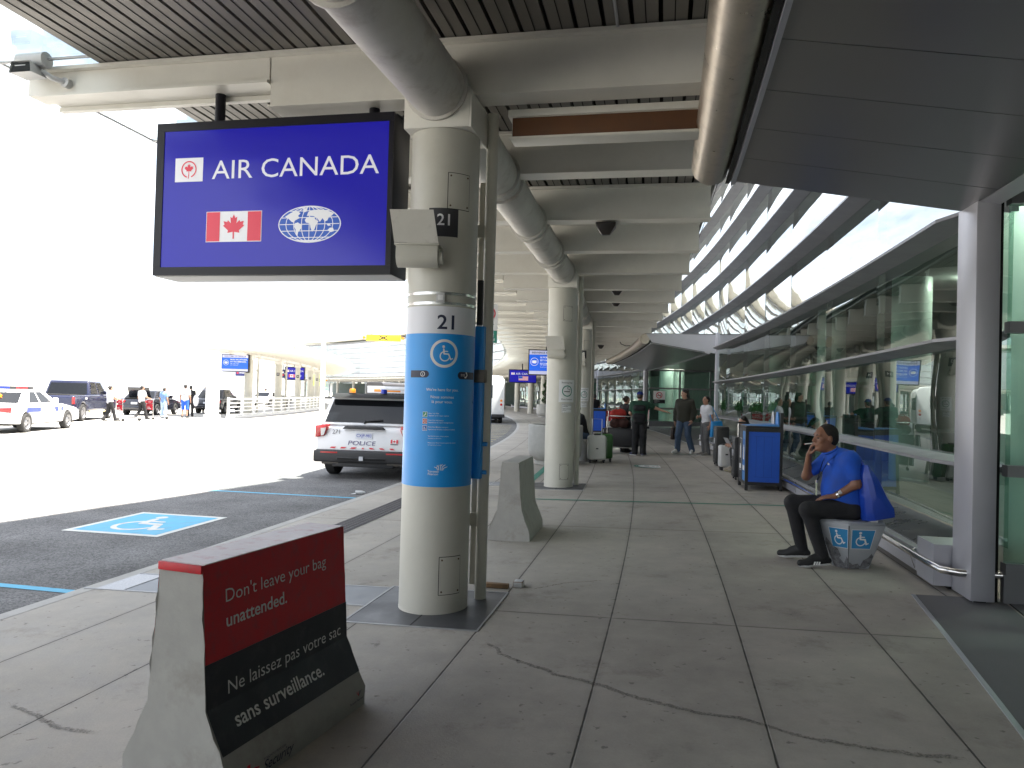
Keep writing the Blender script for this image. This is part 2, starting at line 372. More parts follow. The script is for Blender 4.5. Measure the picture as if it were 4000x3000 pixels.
ground_tag(b.build('ground', mat('far ground', (.30, .30, .27), .9, var=.15, scale=.05), smooth=0), 'flat pale ground far around the airport terminal', 'ground')
M_lane = mat('bounce-lightened lanes', (.34, .335, .32), .9, var=.1, scale=.6)  # outer road coloured pale so it bounces sunlight up under the canopy
b = MB(); b.sheet(-75, -6.9, -.13, ARC0, ARC1, 2.0, nr=4); ground_tag(b.build('roadway', M_lane, smooth=0), 'pale bounce-lightened lanes of the forecourt road', 'road')
b = MB(); b.sheet(-6.9, -3.40, -.13, ARC0, ARC1, 2.0, nr=6)
ground_tag(b.build('road', M_asph, smooth=0), 'grey asphalt road along the terminal kerb, shaded near and sunlit beyond', 'road')
b = MB(); b.sheet(-3.30, 6.2, lambda r: XS*r, ARC0, ARC1, 1.0)
ground_tag(b.build('pavement', concrete, smooth=0), 'grey concrete walkway of jointed slabs under the canopy', 'pavement')
b = MB(); b.sweep([(-3.46, -.25), (-3.302, -.25), (-3.302, -.078), (-3.43, -.083), (-3.46, -.105)], ARC0, ARC1, 1.0)
ground_tag(b.build('kerb', M_kerb), 'pale concrete kerb between the walkway and the asphalt', 'kerb')
# dark slab of the entrance recess and the recess of the next entrance
M_slate = mat('dark entrance paving', (.15, .15, .155), .75, var=.14, scale=3, bump=.15, bscale=60)
def recess_paving(a0, a1, f, label):
    b = MB(); n = 16; vs = []; fs = []
    for i in range(n+1):
        a = a0+(a1-a0)*i/n; r = f(a)
        for q, z in ((r-.03, -.004), (r-.03, .007), (r, .007), (r, .004), (r+.62, .004), (r+.63, -.004), (r+.65, .004), (9.5, .004)): vs.append(tuple(W(q, a, XS*q+z)))
    for i in range(n):
        for k in range(7): fs.append((8*i+k, 8*i+k+1, 8*i+9+k, 8*i+8+k))
    b.add(vs, fs); b.m = [1 if (j % 7) < 3 else (2 if (j % 7) in (4, 5) else 0) for j in range(len(fs))]
    ground_tag(b.build('entrance_paving', [M_slate, M_alu, M_hole], smooth=0), label, 'paving')
recess_paving(-12, 5.6, lambda a: 3.26-.12*(5.55-a), 'dark grey paving in the entrance recess beside the camera')
recess_paving(24.9, 40.6, lambda a: 3.3, 'dark grey paving in the next entrance recess along the walkway')
# steel floor plates round the columns and the trench covers running to the kerb
M_plate = mat('dark floor plate', (.085, .088, .095), .5, .3, var=.10, scale=4)
M_plate2 = mat('light floor plate', (.22, .23, .245), .55, .3, var=.14, scale=8)
M_diam = mat('bright tread plate', (.34, .34, .35), .45, .6, var=.4, scale=70, bump=.9, bscale=55)
zp = lambda d: (lambda r: XS*r+d)
for k in range(0, 5):
    a = 4.48+7.95*k; b = MB()
    b.sheet(-.93, .03, zp(.004), a-.53, a+.47, .5, 0)
    for (r0, r1, a0, a1) in ((-.945, .045, a-.545, a-.53), (-.945, .045, a+.47, a+.485), (.03, .045, a-.53, a+.47), (-.945, -.93, a-.53, a+.47)):
        b.ring(r0, r1, zp(-.01), zp(.007), a0, a1, .5, 1)
    b.ring(-.45, -.44, zp(-.01), zp(.0055), a-.53, a-.2, .5, 2)
    if k < 2:
        b.sheet(-3.05, -.95, zp(.004), a-.12, a+.42, .5, 3); b.sheet(-3.30, -3.05, zp(.004), a-.12, a+.42, .5, 4)
        for (r0, r1, a0, a1) in ((-3.40, -.95, a-.135, a-.12), (-3.3, -.95, a+.42, a+.435), (-3.05, -3.035, a-.12, a+.42), (-1.7, -1.685, a-.12, a+.42)):
            b.ring(r0, r1, zp(-.01), zp(.008), a0, a1, .5, 1)
    ground_tag(b.build('floor_plate', [M_plate, mat('dull steel trim', (.36, .36, .37), .5, .6, var=.15, scale=14), M_dark, M_plate2, M_diam], smooth=0), 'dark steel floor plate around the foot of column %d' % (21+k), 'floor plate')
# tactile strip along the kerb
M_tact = mat('tactile paving', (.075, .068, .07), .7, var=.2, scale=8)
b = MB(); b.sheet(-2.72, -2.36, zp(.004), 6.4, 11.6, .5)
for i in range(int(5.2/.075)):
    for j in range(5):
        p = W(-2.68+.07*j, 6.44+i*.075); Mx = Matrix.Translation((p.x, p.y, XS*(-2.68+.07*j)+.004))
        b.lathe([(.024, 0), (.02, .006), (.0001, .0065)], 6, 0, Mx)
ground_tag(b.build('tactile_strip', M_tact, smooth=0), 'dark studded tactile strip set into the walkway beside the kerb', 'tactile strip')
# painted lines
M_accb = mat('accessible bay blue', (.10, .40, .60), .7, var=.12, scale=5, dirt=(.1, .12, .14), dscale=6, damt=.35)
M_accw = mat('accessible bay white', (.62, .62, .58), .7, var=.1, scale=9, dirt=(.2, .2, .2), dscale=5, damt=.4)
M_yel = mat('worn yellow paint', (.55, .47, .22), .7, var=.15, scale=5)
ZR = -.126
A = Art(); A.rect(-.72, -.72, .72, .72, 1, 0); A.rect(-.63, -.63, .63, .63, 0, 1)
wheelchair(A, .02, 0, .98, 1, 2)
Mf = frame(-5.03, 7.37, ZR)
o = A.put(lambda u, v, h: Mf @ Vector((u*.88, v*1.0, h)), 'accessible_bay_marking', [M_accb, M_accw], gap=.0012)
ground_tag(o, 'white wheelchair symbol on a blue square painted on the asphalt', 'road marking')
for i, a in enumerate((4.38, 10.48)):
    b = MB(); b.sheet(-7.2, -3.47, ZR, a-.05, a+.05, .2, nr=4)
    ground_tag(b.build('bay_line', M_accb, smooth=0), ['light blue bay line on the asphalt reaching the kerb nearest the camera', 'light blue bay line on the asphalt just behind the wheelchair symbol'][i], 'road marking')
b = MB()
for i in range(16):
    a = 24.0+i*1.25; b.sheet(-5.4+.02*i, -3.75, ZR, a, a+.14, .3)
ground_tag(b.build('hatch_lines', M_yel, smooth=0), 'row of thin yellow hatch stripes on the road behind the bus', 'road marking')
b = MB()
for rr in (-9.5, -13.2):
    for i in range(22):
        b.sheet(rr, rr+.12, ZR, -10+i*6, -7+i*6, 1.)
ground_tag(b.build('lane_dashes', M_accw, smooth=0), 'white dashed lane lines on the sunlit road', 'road marking')
b = MB(); b.sheet(-1.02, 3.30, zp(.004), 10.58, 10.66, .5, nr=2); b.sheet(-1.0, 3.30, zp(.004), 20.66, 20.75, .5, nr=2); b.sheet(-1.12, -.98, zp(.0045), 10.9, 20.5, .5)
ground_tag(b.build('green_line', M_green, smooth=0), 'green painted line bounding the smoking area on the walkway', 'floor marking')
A = Art(); A.disc(0, 0, .41, 0, 0, 40); A.arc(0, 0, .345, .352, 0, 360, 1, 1, 40); A.disc(0, 0, .31, 1, 1, 40); A.rect(-.16, -.02, -.05, .1, 2, 2)
A.stroke([(.02, -.03), (.07, .05)], .03, 2, 2); A.stroke([(.12, -.04), (.17, .05)], .03, 2, 2)
Mf2 = frame(1.36, 16.7, zg(1.36)+.004)
ground_tag(A.put(lambda u, v, h: Mf2 @ Vector((u, v, h)), 'floor_decal', [M_green, M_wlet, M_navy], gap=.001), 'round green and white floor decal on the walkway', 'floor decal')
# cracked joints filled with dark grit
def crackmat():
    m = bpy.data.materials.new('crack filler'); m.use_nodes = True; t = m.node_tree; b = t.nodes['Principled BSDF']; l = t.links.new; N = t.nodes.new
    g = N('ShaderNodeNewGeometry'); n = N('ShaderNodeTexNoise'); n.inputs['Scale'].default_value = 75; n.inputs['Detail'].default_value = 5; n.inputs['Roughness'].default_value = .7; l(g.outputs['Position'], n.inputs[0])
    at = N('ShaderNodeAttribute'); at.attribute_name = 'fade'
    s = N('ShaderNodeMath'); s.operation = 'ADD'; l(n.outputs['Fac'], s.inputs[0]); l(at.outputs['Fac'], s.inputs[1])
    r = N('ShaderNodeMapRange'); r.inputs[1].default_value = .98; r.inputs[2].default_value = 1.28; r.inputs[3].default_value = 0; r.inputs[4].default_value = .62; l(s.outputs[0], r.inputs[0]); l(r.outputs[0], b.inputs['Alpha'])
    b.inputs['Base Color'].default_value = (.05, .046, .042, 1); b.inputs['Roughness'].default_value = .95
    return m
M_crack = crackmat()
def crack(name, pts, wd, label):
    # pts: (rad, arc); finely subdivided ribbon with a jittered centre line
    P = [Vector((r, a, 0)) for r, a in pts]; Q = []
    for a, c in zip(P[:-1], P[1:]):
        n = max(2, int((c-a).length/.03))
        Q += [a.lerp(c, i/n) for i in range(n)]
    vs = []; fs = []; fd = []; j = 0.; jw = 0.
    for i, q in enumerate(Q):
        j = j*.86+random.uniform(-.012, .012); d = (Q[min(i+1, len(Q)-1)]-Q[max(i-1, 0)]).normalized(); nn = Vector((-d.y, d.x, 0)); jw = .8*jw+.2*random.uniform(.55, 1.6)
        e = min(1, i/8, (len(Q)-1-i)/8)
        for s, f in ((-1, 0), (-.33, 1), (.33, 1), (1, 0)):
            p = q+nn*(s*wd*jw+j); vs.append(tuple(W(p.x, p.y, XS*p.x+.003))); fd.append((.62 if f else .18)*e)
    for i in range(len(Q)-1):
        for k in range(3): fs.append((4*i+k, 4*i+k+1, 4*i+5+k, 4*i+4+k))
    bb = MB(); bb.add(vs, fs); o = bb.build(name, M_crack, smooth=0, recalc=False)
    at = o.data.attributes.new('fade', 'FLOAT', 'POINT'); at.data.foreach_set('value', fd)
    ground_tag(o, label, 'crack')

crack('pavement_crack', [(.09,3.91),(.3,3.54),(.52,3.39),(.7,3.26),(.91,3.17),(1.13,3.08),(1.34,2.97),(1.54,2.91),(1.77,2.85),(1.99,2.76),(2.3,2.69),(2.8,2.66)], .034, 'long dark gritty crack running across the slabs in front of the column plate')
crack('pavement_crack', [(.05,4.96),(.25,5.15),(.43,5.36),(.7,5.53),(.96,5.64)], .017, 'thin dark crack leaving the far corner of the column plate')
crack('pavement_crack', [(-.51,3.27),(-.5,3.44),(-.52,3.66),(-.48,3.81)], .03, 'short gritty crack between the red barrier and the column plate')
crack('pavement_crack', [(-2.14,2.34),(-1.92,2.22),(-1.68,2.16),(-1.54,2.09),(-1.41,2.08),(-1.25,2.11),(-1.09,2.06)], .03, 'dark gritty crack on the pale slabs left of the red barrier')
crack('pavement_crack', [(-.53,6.65),(-.45,6.88),(-.36,7.12)], .014, 'short crack at the foot of the plain concrete barrier')
# ================================================================== kerbside canopy: deck, beams, pipe, glass edge
M_deckm = mat('canopy deck plank', (.18, .168, .15), .5, .25, var=.10, scale=1.5, dirt=(.14, .11, .09), dscale=2.2, damt=.35)
BEAM0, BAY = 4.48, 7.95; STEP = BAY/4
def zbeam_parts(b, a, r_l, r_r, step=None, tray=False, ztop=4.245, zbot=3.84, zthin=4.035):
    M = frame(0, a, 0.0)
    def bx(x0, x1, y0, y1, z0, z1, mi=0): b.box(x0, x1, y0, y1, z0, z1, mi, M)
    s = step if step is not None else r_l
    # web box, top and bottom flanges proud of it
    bx(s, r_r, -.10, .10, zbot+.012, ztop-.012); bx(s-.012, r_r+.012, -.15, .15, ztop-.011, ztop+.02); bx(s-.012, r_r+.012, -.115, .115, zbot-.004, zbot+.011)
    if step is not None:
        bx(r_l, s-.013, -.10, .10, zthin+.012, ztop-.012); bx(r_l-.01, s-.0135, -.15, .15, ztop-.010, ztop+.019); bx(r_l+.14, s-.0135, -.135, .16, zthin-.012, zthin+.011); bx(r_l+.12, s+.1, .105, .16, zthin-.05, zthin-.013)
    return b
can = thing('canopy', 'long curved canopy of cream steel beams and dark planks over the walkway', 'canopy', Matrix.Translation(W(-.445, BEAM0, 0)))
b = MB(); p = .2; n = int((1.84+3.43)/p); r = -3.43
while r < 1.80:
    b.ring(r, min(r+p-.032, 1.83), 4.272, 4.33, -14, 192, 1.6, 0)
    b.ring(r+.078, r+.086, 4.2685, 4.271, -14, 192, 1.6, 1)
    r += p
b.ring(-3.42, 1.82, 4.345, 4.44, -14, 192, 1.6, 1)
b.ring(-3.44, 1.84, 4.441, 4.49, -14, 192, 1.6, 2)
b.build('deck', [M_deckm, M_hole, M_white_steel], can, world=True, smooth=0)
nb = 0
beam_mesh = None
for k in range(-5, 94):
    a = BEAM0+STEP*k
    bb = MB(); zbeam_parts(bb, a, -4.15, 1.77, -1.88)
    if k % 4 == 0:
        pass
    bb.build('beam', M_white_steel, can, world=True, bevel=0, smooth=0); nb += 1
b = MB(); P = [W(-.445, BEAM0-BAY+BAY*i, 3.84) for i in range(0, 25)]
for i in range(len(P)-1):
    a, c = P[i], P[i+1]; d = (c-a)
    b.tube([a+d*.001, c-d*.001], .215, 32, 0)
    for j in range(1, 4):
        m = a+d*(j/4); q = d.normalized()
        b.tube([m-q*.125, m-q*.105], .245, 28, 0); b.tube([m+q*.105, m+q*.125], .245, 28, 0)
    for e, s in ((a, 1), (c, -1)):
        q = d.normalized()*s; b.tube([e+q*.255, e+q*.275], .24, 28, 0)
b.build('ring_pipe', M_pipe, can, world=True, smooth=40)
# weathered light tray slung under the beam right of column 21
b = MB(); M = frame(0, BEAM0, 0)
b.box(.02, 1.5, .16, .34, 3.585, 3.60, 0, M); b.box(.0, 1.52, .15, .35, 3.76, 3.815, 0, M); b.box(.03, 1.49, .17, .33, 3.601, 3.759, 1, M); b.box(0, 1.5, .150, .158, 3.588, 3.606, 0, M)
b.build('light_tray', [M_white_steel, M_brown], can, world=True, bevel=.004)
# thin glass edge beyond the deck
M_edgeglass = glassmat('edge glass', (.86, .9, .9), 1.45)
b = MB(); b.ring(-4.34, -3.45, 4.305, 4.312, -14, 110, 1.6)
b.build('edge_glass', M_edgeglass, can, world=True, smooth=0)
b = MB(); b.ring(-4.362, -4.346, 4.298, 4.314, -14, 110, 1.0)
for k in range(-7, 53):
    a = BEAM0+STEP*k-.22; M = frame(0, a, 0); b.box(-4.345, -3.44, -.01, .01, 4.285, 4.302, 0, M)
b.build('edge_rail', mat('grey edge rail', (.42, .42, .42), .5), can, world=True, smooth=0)
b = MB(); M = frame(.85, BEAM0-.9, 0)
b.tube([(0, -2.4, 4.255), (0, .74, 4.255)], .012, 8, 0, M); b.tube([(0, -.35, 4.255), (0, -.18, 4.255)], .02, 8, 0, M)
b.build('conduit', M_alu, can, world=True)
# ================================================================== columns
M_rust = mat('rust stain', (.2, .075, .02), .8, var=.3, scale=30)
def col_shaft():
    b = MB(); b.lathe([(.0, .0), (.262, .0), (.262, .012), (.26, .014), (.26, 3.56), (.0, 3.56)], 64)
    return b
def column(k, arc, label, detail):
    t = thing('column', label, 'column', frame(-.445, arc), 'round cream columns carrying the canopy')
    col_shaft().build('shaft', M_cream, t, smooth=40)
    b = MB(); b.box(-.255, .245, -.25, .25, 3.565, 3.86); b.box(-.275, -.255, -.05, .05, 3.565, 3.8); b.box(.245, .262, -.25, .36, 3.56, 3.83)
    b.build('cap_block', M_white_steel, t, bevel=.004)
    return t
def hatch(t, ph, z0, z1, r=.26, w=.085):
    b = MB(); n = 8; vs = []; fs = []
    def ringp(u, z, h): a = ph+u/r; return ((r+h)*math.cos(a), (r+h)*math.sin(a), z)
    us = [-w+2*w*i/n for i in range(n+1)]
    for u in us: vs += [ringp(u, z0, .004), ringp(u, z1, .004)]
    for i in range(n): fs.append((2*i, 2*i+2, 2*i+3, 2*i+1))
    b.add(vs, fs, 0)
    lo = []
    for (ua, ub, za, zb) in ((-w-.004, w+.004, z0-.005, z0), (-w-.004, w+.004, z1, z1+.005), (-w-.005, -w, z0, z1), (w, w+.005, z0, z1)):
        vv = []; ff = []
        for i in range(n+1):
            u = ua+(ub-ua)*i/n; vv += [ringp(u, za, .0015), ringp(u, zb, .0015)]
        ff = [(2*i, 2*i+2, 2*i+3, 2*i+1) for i in range(n)]; b.add(vv, ff, 1)
    for u in (-w+.018, w-.018):
        for z in (z0+.02, z1-.02):
            p0 = ringp(u, z, .002); p1 = ringp(u, z, .008); b.tube([p0, p1], .007, 8, 2)
    return b.build('access_panel', [M_cream, M_dark, mat('rusty screw', (.12, .075, .045), .7, .4)], t, smooth=30)
cols = []
c21 = column(0, BEAM0, 'round cream column numbered 21 with a blue and white wheelchair wrap', True); cols.append(c21)
FC = R_(-72.8)                                                   # the side of column 21 turned to the walkway end
hatch(c21, FC+R_(27), .15, .42); hatch(c21, FC+R_(24), 2.97, 3.23)
for k in range(1, 25):
    lab = {1: 'round cream column with a smoking area sign, beside the large round planter', 2: 'round cream column numbered 23 behind the white suitcase'}.get(k)
    if k < 3:
        t = column(k, BEAM0+BAY*k, lab, False); hatch(t, R_(-62), .15, .42); hatch(t, R_(-62), 2.97, 3.23)
    elif k == 3:
        t3 = column(k, BEAM0+BAY*k, 'plain cream column of the row curving away along the kerb', False); t = t3
    else:
        t = place(copy_tree(t3), frame(-.445, BEAM0+BAY*k))
    cols.append(t)
def wrap(r=.26, ph0=FC, s=1): return lambda u, v, h: (((r+h)*math.cos(ph0+s*u/r)), (r+h)*math.sin(ph0+s*u/r), v)
# --- column 21: printed wrap
def shell(z0, z1, r, mats, name, parent, mi=0, a0=0, a1=2*math.pi):
    b = MB(); b.lathe([(r, z0), (r, z1)], 72, mi, None, 0, 0, a0, a1); return b.build(name, mats, parent, smooth=60, recalc=False)
wr = shell(.93, 2.05, .2622, M_blue, 'blue_wrap', c21); shell(2.0502, 2.25, .2622, M_wrapw, 'white_band', c21)
wu = .03
A = Art(); A.text('21', wu+.005, 2.135, .105, 0, 1, .016, width=.125)
A.arc(wu, 1.905, .084, .104, 0, 360, 1, 1, 48); wheelchair(A, wu+.012, 1.905, .118, 1, 1, .85)
def pill(A, u0, u1, v, hh, mi, lay, n=10, left=True, right=True):
    pts = []
    if left: pts += [(u0+hh+hh*math.cos(R_(90+180*i/n)), v+hh*math.sin(R_(90+180*i/n))) for i in range(n+1)]
    else: pts += [(u0, v+hh), (u0, v-hh)]
    if right: pts += [(u1-hh+hh*math.cos(R_(-90+180*i/n)), v+hh*math.sin(R_(-90+180*i/n))) for i in range(n+1)]
    else: pts += [(u1, v-hh), (u1, v+hh)]
    return A.poly(pts, mi, lay)
for uu in (0,):
    for i in range(4): A.rect(-.245+.035*i, 1.726, -.21+.035*i, 1.778, 0, 1)
    A.disc(-.105, 1.752, .026, 0, 1.1, 18)
    for i in range(4): A.rect(.165+.045*i, 1.722, .21+.045*i, 1.776, 0, 1)
    A.disc(.165, 1.749, .027, 0, 1.1, 18)
A.arc(-.128, 1.752, .0145, .0185, 0, 360, 1, 3, 20); A.text('i', -.128, 1.752, .02, 1, 3, .01); A.text('SOS', .185, 1.752, .017, 1, 3)
A.stroke([(.222, 1.768), (.230, 1.752), (.216, 1.736)], .008, 1, 3); A.stroke([(.216, 1.736), (.206, 1.735)], .011, 1, 3); A.stroke([(.222, 1.768), (.218, 1.77)], .011, 1, 3)
for st, v in (("We're here for you.", 1.637), ('Nous sommes', 1.587), ('là pour vous.', 1.549)): A.text(st, wu-.005, v, .0215, 1, 1, .004)
for v, mi, sm in ((1.458, 2, ('Press 1 for SOS', 'Appuyez sur le 1 pour urgence')), (1.408, 3, ('Press 2 for Information', 'Appuyez sur le 2 pour renseignements')), (1.358, 4, ('Press 3 for Mobility Assistance', 'Appuyez sur le 3 pour assistance mobilité'))):
    A.rect(-.118, v-.019, -.082, v+.019, 1, 1); A.rect(-.1155, v-.0165, -.0845, v+.0165, mi, 2)
    A.text(sm[0], -.072, v+.008, .0085, 1, 2, .004, align='l'); A.text(sm[1], -.072, v-.009, .0085, 1, 2, .004, align='l')
A.stroke([(-.095, 1.468), (-.096, 1.457), (-.108, 1.449)], .006, 1, 3); A.arc(-.10, 1.408, .009, .0115, 0, 360, 1, 3, 16); A.rect(-.1012, 1.402, -.0988, 1.413, 1, 3); wheelchair(A, -.1, 1.357, .026, 1, 3)
for v, sm in ((1.292, ('Scan here for more contact options', 'torontopearson.com/contact')), (1.244, ("Balayez pour obtenir d'autres options de contact", 'torontopearson.com/contact'))):
    A.text(sm[0], -.072, v+.008, .0075, 1, 2, .004, align='l'); A.text(sm[1], -.072, v-.008, .006, 1, 2, .004, align='l')
A.text('Toronto', -.028, 1.045, .017, 1, 1, .006); A.text('Pearson', -.028, 1.026, .017, 1, 1, .006)
for i, (x, y, q) in enumerate(((-.03, .022, 18), (-.016, .034, 12), (.004, .04, 0), (.022, .036, -10), (.034, .022, -24))):
    A.stroke([(.022+x*.6, 1.055), (.022+x*.75, 1.055+y*.65), (.022+x*1.35, 1.055+y)], .0042, 1, 1)
    A.stroke([(.022+x*.75, 1.055+y*.65), (.022+x*1.2+.012, 1.058+y*1.0)], .0034, 1, 1)
A.put(wrap(.2622), 'wrap_print', [M_navy, M_wlet, mat('print green', (.02, .3, .14), .5), mat('print red', (.5, .09, .06), .5), mat('print blue', (.01, .12, .42), .5)], c21, gap=.0007, sub=.018)
shell(2.262, 2.282, .2640, M_steel, 'steel_band', c21); shell(2.335, 2.355, .2640, M_steel, 'steel_band', c21)
b = MB(); Mb = Matrix.Rotation(FC+R_(-2), 4, 'Z'); b.box(.262, .29, -.03, .03, 2.275, 2.345, 0, Mb); b.box(.29, .292, -.02, .02, 2.29, 2.33, 1, Mb); b.build('junction_box', [M_ltgrey, M_white], c21, bevel=.004)
A = Art()
for i in range(6): A.rect(-.11+i*.22/6, 2.76, -.11+(i+1)*.22/6, 2.97, 0, 1)
A.text('21', 0, 2.885, .085, 1, 2, .012); A.put(wrap(.26, FC+R_(-1)), 'number_plate', [mat('plate dark', (.03, .03, .035), .5), M_wlet], c21, gap=.0012, sub=.02)
for kk, num in ((1, '22'), (2, '23'), (3, '24')):
    A = Art()
    for i in range(6): A.rect(-.11+i*.22/6, 2.72, -.11+(i+1)*.22/6, 2.95, 0, 1)
    A.text(num, 0, 2.85, .09, 1, 2, .012); A.put(wrap(.26, R_(-88 if kk > 1 else 172)), 'number_plate', [MATS['plate dark'], M_wlet], cols[kk], gap=.0012, sub=.02)
# --- downpipes
def downpipe(arc, label, first=None):
    if first: return place(copy_tree(first), frame(-.145, arc+.27), label)
    t = thing('downpipe', label, 'pipe', frame(-.145, arc+.27), 'rainwater pipes standing beside the columns')
    b = MB(); b.tube([(0, 0, 0), (0, 0, 3.83)], .046, 20); b.build('pipe', M_cream, t, smooth=40)
    for z in (.62, 2.9): b = MB(); b.box(-.16, -.03, -.018, .018, z-.05, z+.05); b.build('bracket', M_cream, t, bevel=.003)
    b = MB(); b.box(-.10, -.05, .03, .07, 0.1, 3.3); b.build('back_channel', M_cream, t, bevel=.003)
    return t
dp = downpipe(BEAM0, 'cream rainwater pipe standing beside column 21')
for k in range(1, 5):
    downpipe(BEAM0+BAY*k, {1: 'cream rainwater pipe beside the column with the large smoking area sign', 2: 'cream rainwater pipe beside column 23 and the white suitcase'}.get(k, 'cream rainwater pipe beside a far column of the curving row'), dp)
b = MB(); b.tube([(0, 0, 3.35), (0, 0, 3.78)], .05, 16)
# --- help phone cabinet on the far side of column 21
t = thing('help_phone', 'narrow blue help phone cabinet clamped behind column 21', 'help phone', frame(-.20, BEAM0+.19))
b = MB(); b.box(-.02, .055, -.02, .30, .95, 2.14); b.build('cabinet', M_blue, t, bevel=.006)
b = MB(); b.box(-.03, .07, -.035, .05, 1.70, 1.80); b.build('clamp', mat('clamp steel', (.16, .14, .12), .5, .6, var=.2, scale=12), t, bevel=.004)
for z in (1.22, 1.0): b = MB(); b.tube([(.056, .03, z), (.09, .03, z)], .017, 14); b.build('knob', M_blue, t)
b = MB(); b.box(-.01, .03, -.015, .02, 2.15, 2.5); b.build('stay', M_blackp, t)
# --- floodlights
def flood_hood(name, M, label, lw=.30):
    """half-round housing with a tilted square reflector plate above"""
    t = thing(name, label, 'floodlight', M, 'cream floodlights fixed to the columns')
    b = MB(); prof = [(-.075, .075), (-.075, -.005)]+[(-.075*math.cos(R_(180*i/10)), -.005-.07*math.sin(R_(180*i/10))) for i in range(11)]+[(.075, .075)]
    b.prism(prof, 'x', -lw/2, lw/2); b.build('housing', M_cream, t, bevel=.004)
    b = MB(); b.box(-lw/2-.012, lw/2+.012, -.085, .085, .0755, .088); b.build('rim', M_cream, t, bevel=.003)
    b = MB(); b.add([(-lw/2-.01, -.085, .09), (lw/2+.005, -.085, .09), (lw/2-.03, -.125, .315), (-lw/2-.04, -.125, .315), (-lw/2-.01, -.078, .09), (lw/2+.005, -.078, .09), (lw/2-.03, -.118, .315), (-lw/2-.04, -.118, .315)],
                    [(0, 1, 2, 3), (4, 7, 6, 5), (0, 4, 5, 1), (1, 5, 6, 2), (2, 6, 7, 3), (3, 7, 4, 0)])
    b.build('reflector', mat('peeling floodlight paint', (.55, .53, .48), .5, var=.06, scale=4, dirt=(.30, .28, .25), dscale=5.5, damt=.8), t)
    b = MB(); b.tube([(lw/2, .0, .0), (lw/2+.03, 0, .0)], .05, 16); b.tube([(.05, .075, 0), (.05, .2, 0)], .03, 12); b.build('mounting', M_cream, t, smooth=40)
    return t
pp = Vector((math.cos(FC-R_(14)), math.sin(FC-R_(14)), 0))
fl = flood_hood('floodlight', frame(-.445, BEAM0) @ Matrix.Translation((pp.x*.37-.09, pp.y*.37, 2.585)) @ Matrix.Rotation(R_(8), 4, 'Z'), 'cream floodlight with peeling paint below the sign on column 21')
for k, l in ((1, 'cream floodlight on the column with the large smoking area sign'), (2, 'cream floodlight under the number plate of column 23')):
    c = place(copy_tree(fl), frame(-.445, BEAM0+BAY*k) @ Matrix.Translation((-.06, -.37, 2.36 if k == 1 else 2.55)), l)
def flood_box(M, label):
    t = thing('floodlight', label, 'floodlight', M, 'floodlights on the canopy beams')
    b = MB(); b.tube([(-.24, 0, 0), (.02, 0, 0)], .065, 20); b.build('ballast_housing', M_ltgrey, t, smooth=40)
    b = MB(); b.add([(-.23, -.10, -.04), (-.05, -.10, -.04), (.0, -.14, -.15), (-.21, -.14, -.15), (-.23, .04, -.05), (-.05, .04, -.05), (.0, .04, -.14), (-.21, .04, -.14)],
                    [(0, 4, 5, 1), (1, 5, 6, 2), (0, 3, 7, 4), (4, 7, 6, 5), (3, 2, 6, 7)])
    b.add([(-.20, -.128, -.14), (-.01, -.128, -.14), (-.055, -.092, -.05), (-.215, -.092, -.05)], [(0, 1, 2, 3)], 1)
    b.box(-.16, -.06, -.132, -.129, -.095, -.088, 2)
    b.build('lamp_hood', [M_ltgrey, M_hole, M_ltgrey], t)
    b = MB(); b.tube([(-.02, .0, -.09), (.05, .02, -.14), (.12, .10, -.155)], .022, 10); b.tube([(.12, .08, -.155), (.12, .13, -.155)], .04, 12); b.build('bracket', M_ltgrey, t, smooth=40)
    return t
flood_box(frame(-3.87, BEAM0-.235, 4.28), 'grey hooded floodlight on the end of the beam above the airline sign')
c = None
# dark camera domes under the canopy
M_dome = mat('smoked dome', (.03, .025, .022), .3)
def dome(rad, arc, label, z=3.83):
    t = thing('security_camera', label, 'security camera', frame(rad, arc, z), 'dark camera pods under the canopy beams')
    b = MB(); b.add([(-.13, -.1, 0), (.13, -.1, 0), (.13, .1, 0), (-.13, .1, 0), (-.05, -.03, -.15), (.05, -.03, -.15), (.05, .03, -.15), (-.05, .03, -.15), (-.12, -.09, -.05), (.12, -.09, -.05), (.12, .09, -.05), (-.12, .09, -.05)],
        [(0, 3, 2, 1), (0, 1, 9, 8), (1, 2, 10, 9), (2, 3, 11, 10), (3, 0, 8, 11), (8, 9, 5, 4), (9, 10, 6, 5), (10, 11, 7, 6), (11, 8, 4, 7), (4, 5, 6, 7)])
    b.build('pod', M_dome, t, bevel=.012)
    return t
dome(.50, BEAM0+STEP*2, 'dark camera pod hanging nearest, under the third beam', 3.815); dome(.47, BEAM0+STEP*5+.4, 'dark camera pod hanging just past the column with the smoking sign', 3.93); dome(.44, BEAM0+STEP*6+.3, 'dark camera pod second past the column with the smoking sign', 3.93); dome(.30, BEAM0+STEP*13, 'small dark camera pod hanging far along the canopy', 3.815)
